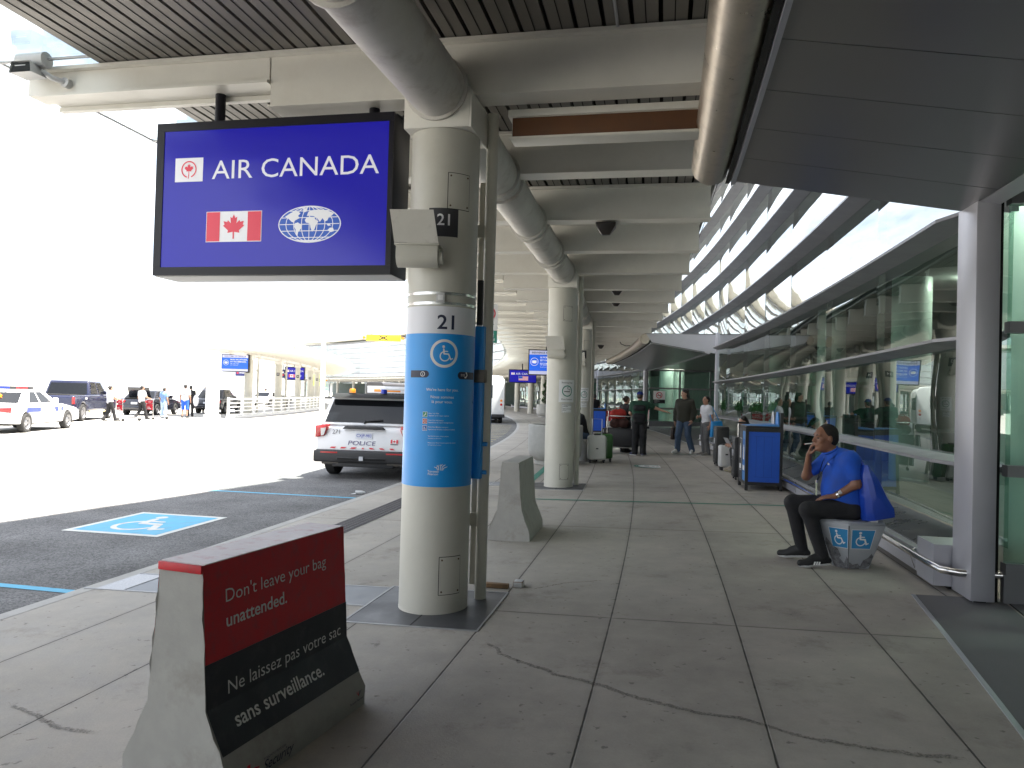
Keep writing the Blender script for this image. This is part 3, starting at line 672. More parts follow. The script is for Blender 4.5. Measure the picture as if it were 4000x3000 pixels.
# ================================================================== terminal building
M_fin = mat('grey fin metal', (.24, .24, .255), .42, .6, var=.06, scale=2)
M_post = mat('pale grey post', (.47, .47, .51), .42, .5, var=.05, scale=2)
M_soff = mat('satin soffit panel', (.20, .197, .20), .30, .8)
M_nose = mat('brushed bronze nose', (.50, .44, .37), .34, .9, var=.12, scale=7, dirt=(.16, .12, .09), dscale=9, damt=.35)
M_glass = glassmat('facade glass', (.46, .64, .56), 2.2, (.93, .98, .96), 0, wave=.0012)
M_glassu = glassmat('upper facade glass', (.25, .33, .31), 4.0, (.95, .98, .97), 0, wave=.0022)
M_glassd = glassmat('recess glass', (.68, .82, .77), 1.45, (.95, .98, .96), 0)
M_intwall = mat('interior wall', (.22, .25, .24), .7, var=.2, scale=.6)
M_intfl = mat('interior floor', (.30, .29, .28), .35, var=.1, scale=2)
M_intcol = mat('interior column', (.62, .66, .64), .35, var=.04, scale=2)
M_lamp = mat('interior lamp and fill', (1, .97, .85), .5, emit=14.0)
BARS = [1.10, 2.22, 3.34, 4.45, 5.57, 6.69, 7.81, 8.93, 10.05, 11.17, 12.3]
SEC = [(-31, -12), (5.75, 24.5), (41.2, 60.2), (76.8, 95.8), (112.4, 131.4), (148, 167), (183.6, 200)]
GR = 4.0
bld = thing('terminal_building', 'curved airport terminal with green glass walls and grey horizontal fins', 'building', Matrix.Translation(W(GR, 5.75, 0)))
FR = frame(GR, 5.75, 0)
def pane(b, a0, a1, z0, z1, nu=7, nv=6, bulge=.010, rad=GR):
    vs = []; fs = []; tu, tv = random.uniform(-.004, .004), random.uniform(-.004, .004); bg_ = bulge*random.uniform(.7, 1.3)
    for j in range(nv+1):
        for i in range(nu+1):
            u, v = 2*i/nu-1, 2*j/nv-1
            r = rad-bg_*(1-u*u)*(1-.6*v*v)+tu*u+tv*v
            vs.append(tuple(W(r, (a0+a1)/2+(a1-a0)/2*u*.999, (z0+z1)/2+(z1-z0)/2*v)))
    for j in range(nv):
        for i in range(nu): fs.append((j*(nu+1)+i, j*(nu+1)+i+1, (j+1)*(nu+1)+i+1, (j+1)*(nu+1)+i))
    return b.add(vs, fs)
levels = list(zip([.47]+[z+.03 for z in BARS[:-1]], [z-.03 for z in BARS]))
rest_lo, rest_hi = MB(), MB(); npane = 0
def joints(s0, s1):
    j = [s0]; a = s0+1.02
    while a < s1-.6: j.append(a); a += 2.68
    return j+[s1]
for si, (s0, s1) in enumerate(SEC):
    J = joints(s0, s1)
    for li, (z0, z1) in enumerate(levels):
        for a0, a1 in zip(J[:-1], J[1:]):
            own = (si == 1 and li < 8) or (si == 2 and li < 4)
            hi = li >= 3
            b = MB() if own else (rest_hi if hi else rest_lo)
            far = si > 2
            pane(b, a0, a1, z0, z1, 3 if far else 7, 3 if far else 6, .010 if not hi else .014)
            if own and npane < 96:
                b.build('window_pane', M_glassu if hi else M_glass, bld, world=True, smooth=80); npane += 1
            elif own: pane(rest_hi if hi else rest_lo, a0, a1, z0, z1)
# upper walls bridging the recesses
for (s0, s1) in [(SEC[i][1], SEC[i+1][0]) for i in range(len(SEC)-1)]:
    n = 6
    for li, (z0, z1) in enumerate(levels):
        if li < 3: continue
        for i in range(n): pane(rest_hi, s0+(s1-s0)*i/n, s0+(s1-s0)*(i+1)/n, z0, z1, 5, 4, .014)
for bb, m, l in ((rest_lo, M_glass, 'remaining lower window panes of the far glass walls'), (rest_hi, M_glassu, 'remaining upper window panes of the glass walls')):
    tag(bb.build('window_glass', m, bld, world=True, smooth=80), l, kind='stuff')
# horizontal fins, tapering off at their ends
def fin(z, s0, s1, h=.045, taper=.8):
    b = MB(); st = [(s0+.02, GR-.05), (s0+taper, GR-.30)]; a = s0+taper
    while a < s1-taper-1.2: a += 1.2; st.append((a, GR-.30))
    st += [(s1-taper, GR-.30), (s1-.02, GR-.05)]
    vs = []; fs = []
    for a, r in st:
        for q in ((r, z-.012), (r, z+.018), (GR+.02, z+h), (GR+.02, z-h)): vs.append(tuple(W(q[0], a, q[1])))
    n = len(st)
    for i in range(n-1):
        for k in range(4): fs.append((4*i+k, 4*(i+1)+k, 4*(i+1)+(k+1) % 4, 4*i+(k+1) % 4))
    fs += [(0, 1, 2, 3), (4*n-1, 4*n-2, 4*n-3, 4*n-4)]
    b.add(vs, fs)
    return b.build('fin', M_fin, bld, world=True, smooth=0)
for si, (s0, s1) in enumerate(SEC):
    if si in (0, 6): continue
    for z in BARS[:3]: fin(z, s0+.05, s1-.05)
for z in BARS[3:]: fin(z, -31, 200, .05, 1.0)
b = MB(); b.sweep([(3.98, 12.3), (3.98, 12.62), (4.4, 12.62), (4.4, 12.3)], -31, 200, 2.0); b.build('head_frame', M_fin, bld, world=True, smooth=0)
# glazing mullions behind the joints
for si, (s0, s1) in enumerate(SEC[1:4]):
    for a in joints(s0, s1)[1:-1]:
        M = frame(GR, a, 0); b = MB(); b.box(.02, .10, -.018, .018, .45, 12.3, 0, M)
        b.build('mullion', mat('dark mullion', (.06, .06, .062), .5), bld, world=True, smooth=0)
# foot of the wall: kick panel, sloping sill, bumper tube
for (s0, s1) in SEC[1:4]:
    b = MB(); b.sweep([(3.50, .13), (3.50, .325), (3.60, .325), (3.60, .13)], s0+.25, s1-.25, .7); b.sweep([(3.605, .20), (3.58, .335), (3.985, .46), (3.985, .20)], s0+.25, s1-.25, .7, 2); b.sweep([(3.60, .02), (3.60, .128), (3.9, .128), (3.9, .02)], s0+.1, s1-.1, .7, 1)
    for e in (s0+.23, s1-.23):
        M = frame(3.5, e, 0); b.box(-.04, .36, -.20, .20, .125, .465, 0, M)
    b.build('sill', [M_post, M_hole, mat('dark sill metal', (.13, .135, .14), .3, .6, var=.08, scale=3)], bld, world=True, bevel=0, smooth=0)
    b = MB(); n = int((s1-s0)/.5); pts = [W(3.44, s0+.12+(s1-s0-.24)*i/n, .30) for i in range(n+1)]
    pts = [W(8.5, s0-.25, .30), W(3.55, s0-.25, .30), W(3.455, s0-.16, .30)]+pts
    pts += [W(3.455, s1+.02, .30), W(3.55, s1+.12, .30), W(8.5, s1+.12, .30)]
    b.tube(pts, .03, 14)
    for i in range(int((s1-s0)/1.34)):
        M = frame(3.5, s0+.6+1.34*i, 0); b.add([(-.05, -.012, .28), (-.05, .012, .28), (.0, -.012, .14), (.0, .012, .14), (.0, -.012, .33), (.0, .012, .33)], [(0, 1, 3, 2), (0, 4, 5, 1), (0, 2, 4), (1, 5, 3)], 0, M)
    b.build('bumper_rail', M_steel, bld, world=True, smooth=50)
for si, (s0, s1) in enumerate(SEC):
    for e, sgn in ((s0, 1), (s1, -1)):
        M = frame(GR, e, 0); b = MB()
        y0, y1 = (-.36, .02) if sgn > 0 else (-.02, .10)
        b.box(-.405 if sgn > 0 else -.06, -.235 if sgn > 0 else .04, y0, y1, .11, 3.22 if sgn > 0 else 3.9, 0, M); b.box(-.37, -.27, y0+.05, y1-.05, .02, .108, 1, M)
        if sgn > 0: b.box(-.10, .04, .0, .02, 3.22, 4.4, 0, M)
        b.build('post', [M_post, M_hole], bld, world=True, bevel=.004)
# end walls of the recesses: framed glass facing the entrance
def endwall(s, sgn):
    y = -.30 if sgn > 0 else .12
    M = frame(GR, s, 0); b = MB()
    xs = [-.19 if sgn > 0 else .10, 1.6, 3.3, 5.0]
    for x in xs[1:] if sgn > 0 else xs: b.box(x-.045, x+.045, y-.03, y+.10, .11, 3.30, 0, M)
    for z in (.36, 1.12, 2.24, 3.25): b.box(xs[0]+.045, 5.0, y-.02, y+.08, z-.045, z+.045, 0, M)
    b.box(xs[0]+.04, 5., y, y+.06, .05, .315, 0, M); b.box(xs[0]-.042, xs[0]+.01, y+.03, y+.09, .05, 3.3, 1, M)
    b.build('end_frame', [M_fin, M_hole], bld, world=True, smooth=0)
    b = MB()
    for x0, x1 in zip(xs[:-1], xs[1:]):
        for z0, z1 in ((.405, 1.075), (1.165, 2.195), (2.285, 3.205)): b.box(x0+.045, x1-.045, y+.02, y+.032, z0, z1, 0, M)
    b.build('end_glass', M_glassd, bld, world=True, smooth=0)
endwall(5.75, 1); endwall(41.2, 1); endwall(76.8, 1); endwall(24.5, -1)
# recess back walls with doors, ceilings
for (a0, a1) in ((-12, 5.3), (24.7, 40.8)):
    b = MB(); b.ring(9.0, 9.06, .2, 3.3, a0, a1, 1.0)
    b.build('door_glass', M_glass, bld, world=True, smooth=0)
    b = MB(); n = 10
    for i in range(n+1): M = frame(8.95, a0+(a1-a0)*i/n, 0); b.box(0, .12, -.05, .05, .12, 3.3, 0, M)
    b.ring(8.95, 9.04, 2.4, 2.55, a0, a1, 1.0)
    b.build('door_frame', M_fin, bld, world=True, smooth=0)
    b = MB(); b.ring(3.80, 9.6, 3.33, 3.42, a0, a1+.3, 1.0); b.build('recess_ceiling', M_soff, bld, world=True, smooth=0)
# interior: floor, back wall, slabs, columns, lamps and added fill lights
b = MB(); b.ring(4.25, 16, .0, .1, -31, 200, 2.0); b.build('interior_floor', M_intfl, bld, world=True, smooth=0)
b = MB(); b.ring(15, 15.2, .1, 12, -31, 200, 2.0); b.ring(5.6, 5.7, 4.6, 12.4, -31, 200, 2.0); b.build('interior_wall', M_intwall, bld, world=True, smooth=0)
b = MB(); b.ring(4.3, 15, 4.15, 4.5, -31, 200, 2.0); b.build('interior_ceiling', mat('interior ceiling', (.28, .28, .28), .7), bld, world=True, smooth=0)
for i, (rr, a) in enumerate([(4.66, 6.8)]+[(6.3, 9.5+5.3*j) for j in range(0, 4)]+[(5.2, 42.4), (6.1, 43.6), (6.3, 48), (6.3, 55), (7.2, 60)]):
    p = W(rr, a, 0); b = MB(); b.lathe([(.36, .1), (.36, 4.15)], 32, 0, Matrix.Translation(p)); b.build('interior_column', M_intcol, bld, world=True, smooth=60)
for a, rl in ((5.98, 4.42), (7.6, 5.9), (14.5, 7.4), (41.55, 5.3), (41.6, 6.6), (46, 8)):  # mostly hidden lights added to brighten the columns inside
    M = frame(rl, a, 0); b = MB(); b.box(-.22, .22, -.22, .22, 4.04, 4.12, 0, M); b.build('interior_lamp_and_fill', M_lamp, bld, world=True, smooth=0)
for a in (10.5, 16.2, 21.5, 47, 56):
    M = frame(7.5, a, 0); b = MB(); b.box(-.5, .5, -1.2, 1.2, .1, 1.05, 0, M); b.box(-.56, .56, -1.26, 1.26, 1.05, 1.1, 0, M)
    b.build('interior_counter', mat('interior counter', (.12, .125, .13), .4), bld, world=True, smooth=0)
# roof: overhang above the glass wall; near the camera an unseen slab is added, its edge set to throw the road's shade line
e0, e1 = Vector((-1.20, 7.93, 0)), Vector((.86, 13.19, 0)); dd = (e1-e0)
q0, q1 = e0-dd*4.6, e0+dd*2.75
b = MB(); poly = [(q0.x, q0.y), (q1.x, q1.y)]
pr = W(22, 24).to_2d(); pl = W(22, -40).to_2d(); b.prism([(q0.x, q0.y), (q1.x, q1.y), (pr.x, pr.y), (pl.x, pl.y)], 'z', 13.0, 13.5)
b.ring(2.6, 22, 13.0, 13.5, 24.5, 200, 2.0)
b.build('roof', M_white_steel, bld, world=True, smooth=0)
# ---- no-smoking decals on the end walls
M_signw = mat('sign white', (.72, .73, .73), .45); M_signk = mat('sign black', (.02, .02, .022), .45); M_signred = mat('sign red', (.5, .02, .04), .45)
def nosmoke(M, label, h=.2):
    t = thing('no_smoking_sign', label, 'sign', M)
    b = MB(); b.box(-h*.78, h*.78, -.004, .0, -.02*h, h*1.12); b.build('plate', M_signw, t, smooth=0)
    b = MB(); b.box(-h*.78, h*.78, -.004, .0, -.52*h, -.04*h); b.build('caption_plate', M_signk, t, smooth=0)
    A = Art(); A.arc(0, h*.55, h*.33, h*.42, 0, 360, 0, 1, 32); A.rect(-h*.25, h*.48, h*.25, h*.56, 1, 2); A.stroke([(h*.16, h*.6), (h*.21, h*.68), (h*.14, h*.74)], h*.035, 1, 2); A.stroke([(-h*.25, h*.80), (h*.25, h*.3)], h*.08, 0, 4)
    for i, st in enumerate(('Smoking area', 'covered walkway', 'Zone fumeurs', 'couverte')): A.text(st, -h*.66, -h*.11-.11*h*i, h*.075, 2, 1, align='l')
    A.put(lambda u, v, hh: (u, -.004-hh, v), 'symbol', [M_signred, M_signk, M_wlet], t)
    return t
nosmoke(frame(GR+.235, 5.75-.34, 1.57), 'white no smoking sign on the entrance glass beside the near grey post', .34)
nosmoke(frame(GR+.45, 41.2-.34, 1.62), 'small white no smoking sign on the glass of the next entrance', .42)
# ================================================================== entrance canopies over the recesses
def entrance(a0, a1, label):
    t = thing('entrance_canopy', label, 'canopy', Matrix.Translation(W(2.6, a1, 0)))
    cx, cz, r = 1.60, 3.665, .175
    b = MB(); prof = [(cx+r*math.cos(R_(q)), cz+r*math.sin(R_(q))) for q in range(90, 311, 10)]+[(1.74, 3.6), (1.9, cz+r-.02)]
    b.sweep(prof, a0, a1, .5); b.build('nose', M_nose, t, world=True, smooth=40)
    b = MB(); b.sweep([(1.715, 3.50), (1.755, 3.50), (1.755, 3.545), (1.735, 3.545)], a0, a1, .5, 1)
    b.sweep([(1.765, 3.49), (1.80, 3.495), (1.80, 3.54), (1.765, 3.54)], a0+.01, a1+.01, .5, 0); b.build('edge_strip', [M_post, M_hole], t, world=True, smooth=0)
    n = int((a1-a0)/.65); b = MB()
    for i in range(n):
        q0 = a1-.65*(i+1)+.004; q1 = a1-.65*i-.004
        b.sweep([(1.805, 3.515), (3.61, 3.215), (3.61, 3.25), (1.805, 3.545)], q0, q1, .65)
    b.sweep([(1.805, 3.55), (3.6, 3.26), (3.6, 3.28), (1.805, 3.57)], a0, a1-.03, .65, 1)
    b.build('soffit', [M_soff, M_hole], t, world=True, smooth=0)
    b = MB(); b.sweep([(3.62, 3.212), (3.76, 3.19), (3.82, 3.325), (3.62, 3.325)], a0, a1, .65); b.build('soffit_border', M_post, t, world=True, smooth=0)
    b = MB(); b.sweep([(cx, 3.84), (3.985, 3.84), (3.985, 3.87), (cx, 3.855)], a0, a1, .65); b.build('top', M_soff, t, world=True, smooth=0)
    for e, d in ((a1+.012, .006), (a0-.018, .006)):
        b = MB(); b.sweep([(1.62, 3.838), (1.82, 3.548), (3.61, 3.258), (3.975, 3.2), (3.975, 3.835)], e, e+d, 1)
        b.build('end_panel', M_post, t, world=True, smooth=0)
    return t
entrance(-12, 5.72, 'dark metal entrance canopy with a rounded bronze nose overhead beside the camera')
entrance(24.62, 40.9, 'grey metal entrance canopy jutting from the glass wall further along the walkway')
t = entrance(60.4, 76.5, 'far grey entrance canopy beyond the red baggage trolleys')
b = MB(); b.tube([W(1.5, 30, 3.8), W(1.3, 29.9, 3.78), W(1.1, 29.8, 3.85), W(1.0, 29.75, 4.05)], .018, 8)
tag(b.build('loose_cable', M_black, smooth=50), 'black loose cable curling from the nose of the farther entrance canopy', 'cable')
# ================================================================== hanging signs and screens
M_scr = mat('sign screen blue', (.012, .010, .27), .16, emit=.11, spec=.35)
M_scrb = mat('screen bright blue', (.01, .10, .62), .2, emit=.10)
M_scrw = mat('screen pale', (.50, .52, .74), .3, emit=.05)
M_lit = mat('lit white lettering', (.70, .70, .72), .3, emit=.06)
M_litr = mat('lit red', (.62, .03, .06), .3, emit=.06)
M_case = mat('black sign casing', (.008, .007, .012), .4, spec=.3)
LAND = [[(-.78,.42),(-.6,.62),(-.42,.72),(-.28,.6),(-.36,.45),(-.3,.34),(-.44,.22),(-.5,.1),(-.56,.14),(-.66,.3)], [(-.46,.05),(-.36,.1),(-.22,-.06),(-.26,-.26),(-.34,-.42),(-.36,-.62),(-.41,-.58),(-.42,-.3),(-.48,-.12)],
        [(-.2,.86),(-.06,.86),(-.1,.66),(-.2,.64)], [(-.08,.36),(.02,.4),(.16,.34),(.22,.2),(.3,.14),(.22,-.06),(.18,-.28),(.1,-.42),(.05,-.2),(.02,.04),(-.1,.08),(-.14,.22)],
        [(-.08,.44),(-.04,.64),(.08,.74),(.3,.78),(.56,.72),(.78,.56),(.72,.44),(.62,.36),(.58,.18),(.5,.12),(.42,.3),(.34,.1),(.26,.3),(.14,.42),(.02,.44)], [(.56,-.02),(.64,.0),(.7,-.1),(.6,-.12)], [(.58,-.36),(.66,-.22),(.76,-.22),(.8,-.4),(.7,-.46)], [(-.5,-.86),(.5,-.86),(.34,-.93),(-.3,-.93)]]
def globe(A, u, v, a, b_, mi, blue, lay=2):
    A.disc(u, v, a, mi, lay, 48, ry=b_); A.disc(u, v, a*.965, blue, lay+.5, 48, ry=b_*.945)
    for q in (-.72, -.36, .36, .72):
        hw = math.sqrt(1-q*q)*.95; A.rect(u-a*hw, v+b_*q-.003, u+a*hw, v+b_*q+.003, mi, lay+1, 4)
    A.rect(u-a*.95, v-.003, u+a*.95, v+.003, mi, lay+1, 4)
    for q in (-.75, -.5, -.25, 0, .25, .5, .75):
        pts = [(u+a*q*math.cos(R_(t)), v+b_*.95*math.sin(R_(t))) for t in range(-84, 85, 14)]
        A.stroke(pts, .006, mi, lay+1.2, caps=False)
    for p in LAND: A.poly([(u+a*x, v+b_*y) for x, y in p], mi, lay+2)
def big_sign(M, label, w=2.05, h=1.245, d=.36, nest='canada', name='airline_sign', hang=(.45, 1.72), hz=(.30, .18), group=None):
    t = thing(name, label, 'sign', M, group)                          # local: x to the right, y away from the viewer, z up from the bottom edge
    bz = .068; b = MB(); b.box(0, w, .012, d, 0, h)
    b.build('casing', M_case, t, bevel=.006)
    b = MB(); b.box(0, w, 0, .0115, 0, bz); b.box(0, w, 0, .0115, h-bz, h); b.box(0, bz, 0, .0115, bz+.001, h-bz-.001); b.box(w-bz*.6, w, 0, .0115, bz+.001, h-bz-.001)
    b.build('bezel', M_case, t, smooth=0)
    b = MB(); b.box(-.001, w+.001, .03, d-.03, -.004, -.0005); b.build('underside', mat('pale sign underside', (.5, .5, .5), .5), t, smooth=0)
    b = MB(); b.box(bz, w-bz*.6, .006, .0112, bz, h-bz); b.build('screen', M_scr, t, smooth=0)
    A = Art(); fn = lambda u, v, hh: (u, .006-hh, v)
    x0, x1 = bz, w-bz*.6; sw = x1-x0; zz = lambda f: bz+(h-2*bz)*f; xx = lambda f: x0+sw*f
    if nest == 'canada' or nest == 'usa':
        A.rect(xx(.055), zz(.625), xx(.185), zz(.80), 0, 1); A.arc(xx(.12), zz(.715), .059, .069, -70, 255, 1, 2, 32); leaf(A, xx(.12), zz(.72), .085, 1, 2); A.stroke([(xx(.12), zz(.68)), (xx(.118), zz(.65))], .007, 1, 2)
        A.text('AIR CANADA', xx(.595), zz(.705), .155, 0, 1, .0, width=sw*.735)
    if nest == 'canada':
        flag(A, xx(.335), zz(.29), .245, 1, 0, 1); globe(A, xx(.672), zz(.295), .265, .145, 0, 2, 1)
    if nest == 'usa':
        A.rect(xx(.34), zz(.15), xx(.70), zz(.50), 0, 1)
        for i in range(7): A.rect(xx(.345), zz(.16+.33*(2*i)/13), xx(.695), zz(.16+.33*(2*i+1)/13), 1, 2)
        A.rect(xx(.345), zz(.31), xx(.49), zz(.49), 2, 3)
    A.put(fn, 'lettering', [M_lit, M_litr, mat('globe blue', (.012, .08, .42), .3, emit=.06)], t)
    b = MB()
    for x, z in zip(hang, hz): b.tube([(x, d*.45, h), (x, d*.45, h+z)], .042, 14)
    if len(hang) > 1:
        for x, z in zip(hang, hz):
            hb = MB(); hb.tube([(x, d*.45, h), (x, d*.45, h+z)], .042, 14); hb.build('hanger', M_case, t, smooth=40)
    else: b.build('hanger', M_case, t, smooth=40)
    return t
sg = big_sign(frame(-2.88, 4.37, 2.50), 'large blue airline sign beside column 21, with a red leaf flag and globe', hang=(.46, 1.82), hz=(.285, .10))
b = MB(); Mc = frame(-.95, 4.6, 3.78); b.tube([(0, 0, -.03), (.05, .02, .03), (.12, 0, -.02), (.16, .03, .03)], .018, 8, 0, Mc); b.tube([(.03, .06, -.03), (.1, .05, .04), (.17, .06, -.03)], .014, 8, 0, Mc)
tag(b.build('sign_cable', M_black, smooth=50), 'looped black cables on top of the large airline sign by column 21', 'cable')
big_sign(frame(-3.75, 54.2, 2.55), 'far blue airline sign with a small striped flag, beyond the bus', nest='usa', w=2.05, h=1.0, hang=(1.0,), hz=(.5,))
def screen(M, label, lines, head, w=1.55, h=1.2, name='information_screen', wide=False):
    t = thing(name, label, 'screen', M)
    b = MB(); b.box(0, w, .01, .3, 0, h); b.build('casing', M_case, t, bevel=.006)
    q = .05; b = MB(); b.box(q, w-q, .004, .0095, h*.80, h-q, 0); b.box(q, w-q, .004, .0095, h*.17, h*.797, 1); b.box(q, w-q, .004, .0095, q, h*.167, 0); b.build('display', [M_scrw, M_scrb], t, smooth=0)
    A = Art(); fn = lambda u, v, hh: (u, .004-hh, v)
    A.text(head, w*.5, h*.875, h*.072, 1, 1, .012, width=w*.80)
    A.arc(w*.17, h*.52, h*.14, h*.155, 0, 360, 0, 1, 30)
    A.poly([(w*.17-h*.085, h*.56), (w*.17, h*.575), (w*.17+h*.085, h*.56), (w*.17+h*.075, h*.47), (w*.17, h*.455), (w*.17-h*.075, h*.47)], 0, 1)
    A.arc(w*.17-h*.085, h*.52, h*.03, h*.038, 90, 270, 0, 1, 12); A.arc(w*.17+h*.085, h*.52, h*.03, h*.038, -90, 90, 0, 1, 12)
    for i, st in enumerate(lines):
        big = i < (3 if len(lines) > 4 else 2); A.text(st, w*.33, h*(.69-.115*i if big else .60-.07*i), h*.066 if big else h*.035, 0, 1, .014 if big else .004, align='l')
    A.put(fn, 'lettering', [M_lit, M_navy], t)
    b = MB(); b.tube([(w*.5, .15, h), (w*.5, .15, h+.42)], .04, 12); b.build('hanger', M_case, t, smooth=40)
    return t
screen(frame(-2.88, 35.0, 2.62), 'information screen with a mask symbol, half hidden behind the column with the smoking sign', ['LE PORT DU MASQUE', 'EST FACULTATIF,', 'RECOMMANDÉ.', 'SVP, respectez le choix', 'de porter un masque.'], 'BIENVENUE AU CANADA', w=1.75, h=1.25)
# ================================================================== concrete barriers
M_barr = mat('barrier concrete', (.36, .35, .325), .85, var=.12, scale=4, bump=.35, bscale=45, dirt=(.17, .15, .12), dscale=3.5, damt=.55)
M_bred = mat('barrier red paint', (.54, .012, .022), .5, var=.10, scale=9, dirt=(.20, .06, .06), dscale=16, damt=.5, bump=.12, bscale=70)
M_bblk = mat('barrier dark paint', (.022, .024, .030), .55, var=.15, scale=8, dirt=(.075, .075, .075), dscale=14, damt=.5, bump=.12, bscale=70)
M_btop = mat('skylit barrier top', (.78, .71, .71), .55, var=.08, scale=7, dirt=(.5, .16, .17), dscale=12, damt=.6)  # pale tone puts skylight on the top into the colour, with reddish flecks
def barrier(M, label, painted, ln=1.02, hs=.265, ht=.105, hb=.10, H_=.905, hk=.34):
    t = thing('concrete_barrier', label, 'barrier', M)                 # runs along local y
    prof = [(-hs, 0), (hs, 0), (hs, hb), (ht+.042, hk), (ht, H_), (-ht, H_), (-ht-.042, hk), (-hs, hb)]
    b = MB(); n = 14; vs = []; fs = []; k = 0
    def seg(i): return -ln/2+ln*i/n
    dens = []
    for a, c in zip(prof, prof[1:]+prof[:1]):
        m = max(1, int(math.hypot(c[0]-a[0], c[1]-a[1])/.05)); dens += [(a[0]+(c[0]-a[0])*i/m, a[1]+(c[1]-a[1])*i/m) for i in range(m)]
    k = len(dens)
    for i in range(n+1):
        for x, z in dens:
            j = (random.uniform(-1, 1)*.004) if z > .02 else 0
            ends = 1.8 if i in (0, n) else .25
            vs.append((x+j*ends*.5, seg(i)+(random.uniform(-.006, .006) if i in (0, n) else 0), z+j*.3))
    for i in range(n):
        for j in range(k): fs.append((i*k+j, i*k+(j+1) % k, (i+1)*k+(j+1) % k, (i+1)*k+j))
    fs.append(tuple(range(k))[::-1]); fs.append(tuple(range(n*k, n*k+k)))
    b.add(vs, fs); b.build('body', M_barr, t, bevel=0, smooth=35)
    if painted:
        # painted skin on the +x face: red above, dark below; top toned as skylit
        def face(z):   # x of the +x face at height z
            if z > hk: return ht+.042+(ht-(ht+.042))*(z-hk)/(H_-hk)
            if z > hb: return hs+((ht+.042)-hs)*(z-hb)/(hk-hb)
            return hs
        def skin(z0, z1, mi, name, off=.0035):
            zs = [z0]+[z for z in (hb, hk) if z0 < z < z1]+[z1]; b = MB(); vs = []; fs = []; m = 24
            for i in range(m+1):
                y = -ln/2+.004+(ln-.008)*i/m
                for z in zs:
                    e = random.uniform(-.004, .004) if i in (0, m) else 0
                    vs.append((face(z)+off, y+e, z))
            q = len(zs)
            for i in range(m):
                for j in range(q-1): fs.append((i*q+j, (i+1)*q+j, (i+1)*q+j+1, i*q+j+1))
            b.add(vs, fs); return b.build(name, mi, t, smooth=0, recalc=False)
        zr = .518; zb = .175
        skin(zr, H_+.002, M_bred, 'red_panel'); skin(zb, zr-.001, M_bblk, 'dark_panel')
        b = MB(); b.box(-ht-.002, ht+.003, -ln/2+.01, ln/2-.008, H_+.0015, H_+.006); b.build('skylit_top', M_btop, t)
        b = MB(); b.box(-ht-.004, ht+.004, -ln/2-.008, -ln/2+.006, H_-.03, H_+.004); b.build('top_edge', M_bred, t, bevel=.004)
        b = MB(); b.add([(-ht-.0025, -ln/2+.002, H_), (-ht-.0025, ln/2-.002, H_), (-ht-.03, ln/2-.002, .45), (-ht-.03, -ln/2+.002, .45)], [(0, 1, 2, 3)]); b.build('back_panel', M_bred, t)
        def fn(u, v, hh):   # u along the barrier (towards +y), v = height
            return (face(v)+.0035+hh, u, v)
        A = Art()
        A.text("Don't leave your bag", -.385, .755, .056, 0, 1, -.004, width=.72, align='l'); A.text('unattended.', -.385, .662, .056, 0, 1, .012, width=.40, align='l')
        A.text('Ne laissez pas votre sac', -.385, .385, .058, 0, 1, -.004, width=.83, align='l')
        A.text('sans surveillance.', -.385, .268, .056, 0, 1, .012, width=.62, align='l')
        A.text('Security', -.30, .05, .044, 1, 1, .004, .25, align='l'); A.text('TORONTO PEARSON', -.30, .085, .011, 1, 1, align='l')
        for i in range(4): A.stroke([(-.46+.012*i, .075-.013*i), (-.40, .083-.013*i), (-.33-.008*i, .070-.013*i)], .007, 2, 1)
        A.rect(-.402, .088, -.384, .104, 2, 1)
        A.text('Toronto Pearson', .42, .055, .013, 1, 1, .006)
        for i in range(4): A.stroke([(.44, .075), (.42+.014*i, .098)], .004, 2 if i < 2 else 1, 1)
        A.put(fn, 'lettering', [mat('barrier lettering', (.72, .72, .70), .6), M_navy, M_redv], t, gap=.0016)
    return t
q0 = W(-.78, 1.84); q1 = W(-.50, 2.80)
barrier(Matrix.Translation((-1.135, 3.475, zg(-.65))) @ Matrix.Rotation(-math.atan2(.335, .94), 4, 'Z'), 'red and black painted concrete barrier asking people not to leave their bag', True)
barrier(frame(-.40, 7.63), 'plain grey concrete barrier standing behind column 21', False, ln=1.0, hs=.235, ht=.095, H_=.87)
# ================================================================== no parking sign post
t = thing('parking_sign', 'white no parking sign with a green panel, half hidden behind the rainwater pipe', 'sign', frame(-1.87, 12.75))
b = MB(); b.tube([(0, .03, 0), (0, .03, 3.45)], .03, 10); b.build('post', M_alu, t)
b = MB(); b.box(-.17, .17, -.006, .0, 2.62, 3.36); b.build('plate', M_signw, t, bevel=.004)
A = Art(); A.rect(-.165, 2.63, .165, 2.86, 3, 1); A.arc(.0, 3.18, .105, .13, 0, 360, 0, 2, 32); A.text('P', 0, 3.18, .15, 1, 1, .02); A.stroke([(-.08, 3.26), (.08, 3.10)], .025, 0, 3)
A.text('Loading', 0, 2.78, .05, 2, 2, .01); A.text('reserved', 0, 2.69, .05, 2, 2, .01); A.stroke([(-.08, 2.93), (.08, 2.96)], .012, 1, 1); A.stroke([(.03, 2.92), (.1, 2.98)], .01, 1, 1)
A.put(lambda u, v, hh: (u, -.006-hh, v), 'symbols', [M_signred, M_signk, M_wlet, M_green], t)
